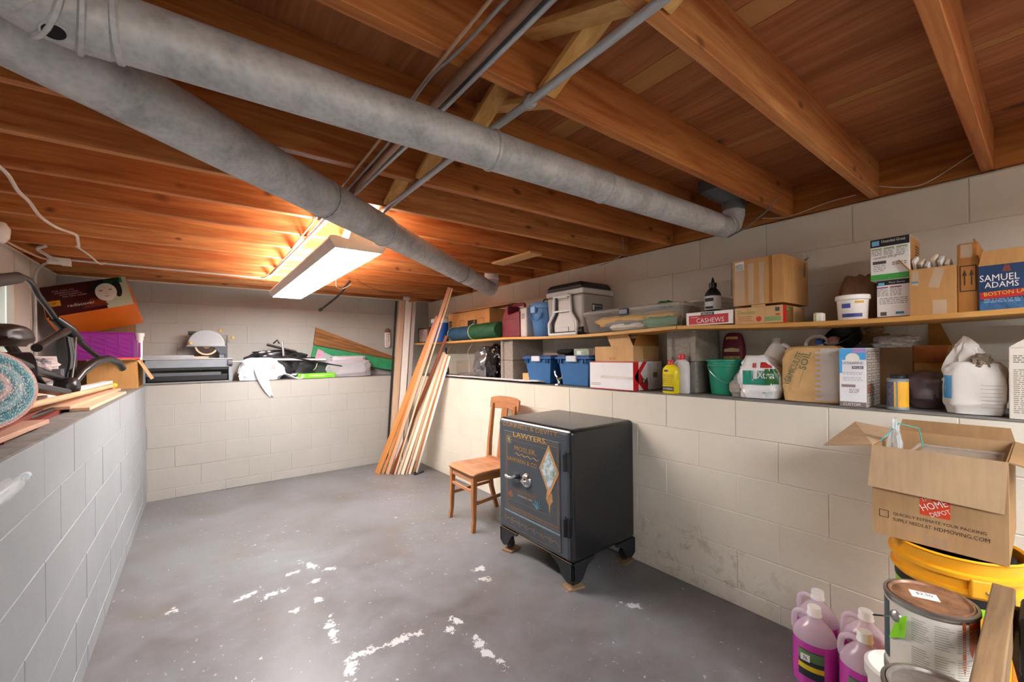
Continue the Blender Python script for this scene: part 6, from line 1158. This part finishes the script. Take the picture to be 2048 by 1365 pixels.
g.obj('straps', P('121214', .6), t, True)
# boards, rug, handle
def lboard(label, x, y0, y1, z, w, th, mat, rz=0, tilt=0, name='floor_plank'):
    o = G().box(-w/2, w/2, -(y1-y0)/2, (y1-y0)/2, 0, th).obj(name, mat, bevel=.0012, seg=1, loc=(x, (y0+y1)/2, z)); o.rotation_euler = (tilt, 0, rz); return tag(o, label, 'board', 'boards piled on the left ledge')
def WY(a, b): return WOOD(a, b, 1, .5, 40)
lboard('pink-toned floor plank ending nearest the camera on the left ledge', -.53, .9, 2.30, LT+.012, .15, .016, WY('b58a72', 'cda890'), R(-1)); lboard('grey scrap board under the pink-toned floor plank', -.56, 1.0, 2.26, LT, .16, .011, WY('6a4a3a', '8a6a55'), R(-1))
lboard('dark red board ending beside the broom handle', -.535, 1.9, 2.90, LT, .10, .018, WY('5a1c10', '7d2c1a'), R(3)); lboard('second dark red board lying on the first', -.56, 1.9, 2.82, LT+.019, .09, .018, WY('64200f', '8a341f'), R(4))
lboard('pale oak plank along the very edge of the left ledge', -.445, 2.86, 4.05, LT, .07, .016, WY('c9a688', 'dcc0a4'), R(-.6)); lboard('pinkish oak plank beside the edge plank', -.50, 2.80, 4.2, LT+.017, .08, .015, WY('b98f70', 'd0ab8e'), R(-1))
lboard('tan board leading to the far carton', -.565, 2.3, 4.35, LT+.020, .085, .02, WY('bb8a62', 'd3aa84'), R(-1.5)); lboard('long tan board just above the broom handle', -.60, 2.2, 4.4, LT+.041, .08, .018, WY('c49468', 'd9b48c'), R(-2.2)); lboard('white painted strip near the far carton', -.58, 2.4, 4.45, LT+.061, .05, .02, WY('d5d3d0', 'e6e4e1'), R(-2), name='white_strip')
lboard('cream plank pointing at the bike foot cap', -.68, 1.9, 3.10, LT+.07, .13, .014, WY('d6b597', 'e4cbb2'), R(-3)); lboard('upper pale plank under the exercise bike', -.76, 1.8, 3.05, LT+.085, .13, .014, WY('d2aa80', 'e2c29e'), R(-2)); lboard('bright tan plank on top of the plank pile', -.80, 1.8, 3.2, LT+.10, .12, .014, WY('d0a070', 'e2bd92'), R(-2))
lboard('grey flat mat under the plank pile', -.78, 1.7, 4.5, LT, .40, .006, P('4b5058', .7), 0, name='grey_mat'); lboard('low wooden block lifting the plank pile', -.80, 1.9, 2.9, LT+.007, .25, .06, WY('8a6238', 'aa7e50'), 0, name='wood_block')
o = stick('broom_handle', 'round wooden broom handle with white grip on the left ledge', (-.505, 1.90, LT+.085), (-.485, 4.22, LT+.055), .03, .03, WZ('c9946a', 'dbae88'), (0, 0, 1), 'handle')
o.data.clear_geometry(); me = G().cyl((0, 0, .35), (0, 0, 2.2), .0135, n=16).mesh('handle'); o.data = me; me.materials.append(WZ('c9946a', 'dbae88')); G().cyl((0, 0, 0), (0, 0, .352), .0165, n=16).obj('white_grip', P('d9dde0', .4), o, True); G().cyl((0, 0, 2.198), (0, 0, 2.33), .017, n=16).obj('yellow_socket', P('d6b81e', .45), o, True)
def rug_mat():
    m, nt, b = base('braided_rug', .95, 0, .1); tc = nd(nt, 'ShaderNodeTexCoord'); mp = nd(nt, 'ShaderNodeMapping'); mp.inputs['Scale'].default_value = (0, 1/.52, 1/.135); nt.links.new(tc.outputs['Object'], mp.inputs['Vector'])
    ln = nd(nt, 'ShaderNodeVectorMath', operation='LENGTH'); nt.links.new(mp.outputs[0], ln.inputs[0]); n = noi(nt, tc.outputs['Object'], 90, 3); r_ = mth(nt, 'ADD', ln.outputs['Value'], mth(nt, 'MULTIPLY', mth(nt, 'SUBTRACT', n, .5), .14))
    c = rmp(nt, r_, [(.2, lin('1d6470')), (.32, lin('a58c88')), (.42, lin('1c5f6b')), (.58, lin('6f9297')), (.66, lin('175a66')), (.82, lin('2a7580')), (.87, lin('7c8f95')), (.93, lin('a8776a')), (1, lin('7d7470'))])
    c2 = mixc(nt, rmp(nt, noi(nt, tc.outputs['Object'], 160, 2), [(.56, (0,)*3), (.6, (1,)*3)]), c, lin('c9b3ac')); nt.links.new(c2, b.inputs['Base Color'])
    rings = mth(nt, 'SINE', mth(nt, 'MULTIPLY', ln.outputs['Value'], 80)); bump(nt, b, mth(nt, 'ADD', rings, n), .5, .004); return m
t = thing('braided_rug', 'folded teal braided rug with pinkish border at the left edge', 'rug', (-.53, 1.93, LT+.03)); RM = rug_mat()
for k in range(2):
    g = G(); n = 48; vs = []
    for (x, s) in ((-.03, .96), (-.02, 1), (.0, 1.005), (.02, 1), (.03, .96), (.034, .7), (.036, 0.02)): vs += [(x, .52*s*math.cos(2*math.pi*i/n), .135*s*math.sin(2*math.pi*i/n)) for i in range(n)]
    g.add(vs, [(j*n+i, j*n+(i+1) % n, (j+1)*n+(i+1) % n, (j+1)*n+i) for j in range(6) for i in range(n)]+[tuple(range(n))]); o = g.obj('rug_fold', RM, t, True, loc=(.0-.085*k, -.02*k, .137+.03*k)); o.rotation_euler = (0, R(-14), 0)
t = thing('wall_bracket', 'small white bracket on the left wall under the clear bottle', 'bracket', (-.405, 1.36, 1.0)); G().box(0, .055, -.08, .06, .018, .024).obj('plate', WHITE, t, bevel=.002); G().prism([(0, -.06), (0, .018), (.045, .018)], (0, -.015, 0), (1, 0, 0), (0, 0, 1), (0, .006, 0)).obj('gusset', WHITE, t)
for y, z, lab, k in ((1.34, 1.025, 'clear plastic bottle lying on its side poking in at the left edge', 1), (1.33, 1.002, 'smaller clear bottle neck just under the larger one at the left edge', .45)):
    t = thing('clear_bottle', lab, 'bottle', (-.368 if k == 1 else -.395, y, z+.026*k)); o = G().lathe([(0, 0), (.022*k, .002), (.024*k, .02), (.024*k, .22), (.016*k, .27), (.009*k, .29), (.009*k, .34*k+.2*(k < 1)), (0, .34*k+.2*(k < 1))], 24).obj('bottle', GLASSY('dfe6ea', .06, .45), t, True); o.rotation_euler = (R(-90), 0, R(0)); G().cyl((0, .33*k+.2*(k < 1), 0), (0, .345*k+.2*(k < 1), 0), .011*k, n=14).obj('cap', GLASSY('e9eef2', .06, .8), t, True)
t = thing('paper_pile', 'crumpled white packaging papers under the exercise bike', 'paper', (-.80, 3.55, LT+.007)); blob((.26, .50, .20), 301, .3, 2.6, .9).obj('papers', P('d9d3d4', .6, 0, .08), t, True); blob((.16, .24, .09), 304, .35, 3, .9).obj('top_sheet', P('c9bfc0', .6), t, True, loc=(.04, .12, .17))
t = thing('pinkish_lid', 'pale pinkish box lid leaning behind the exercise bike', 'lid', (-.86, 4.05, LT+.007)); o = G().box(-.14, .14, -.012, .012, 0, .30).obj('lid_panel', P('cdbfc0', .55), t, bevel=.006); o.rotation_euler = (R(-28), 0, R(20)); G().box(-.13, .13, .02, .12, 0, .18).obj('lid_stack', P('5b5a60', .7), t)
t = thing('red_pruner', 'red handled garden tool lying on the carton rim by the purple basket', 'tool', (-.46, 4.60, LT+.2375), R(25)); G().tube([(-.10, 0, .012), (0, .006, .014), (.09, 0, .012)], .010, 8).obj('handle', P('b8402c', .45), t, True); G().bar((-.16, 0, .010), (-.09, 0, .010), .02, .006).obj('blade', P('b9b4a8', .3, .8), t)
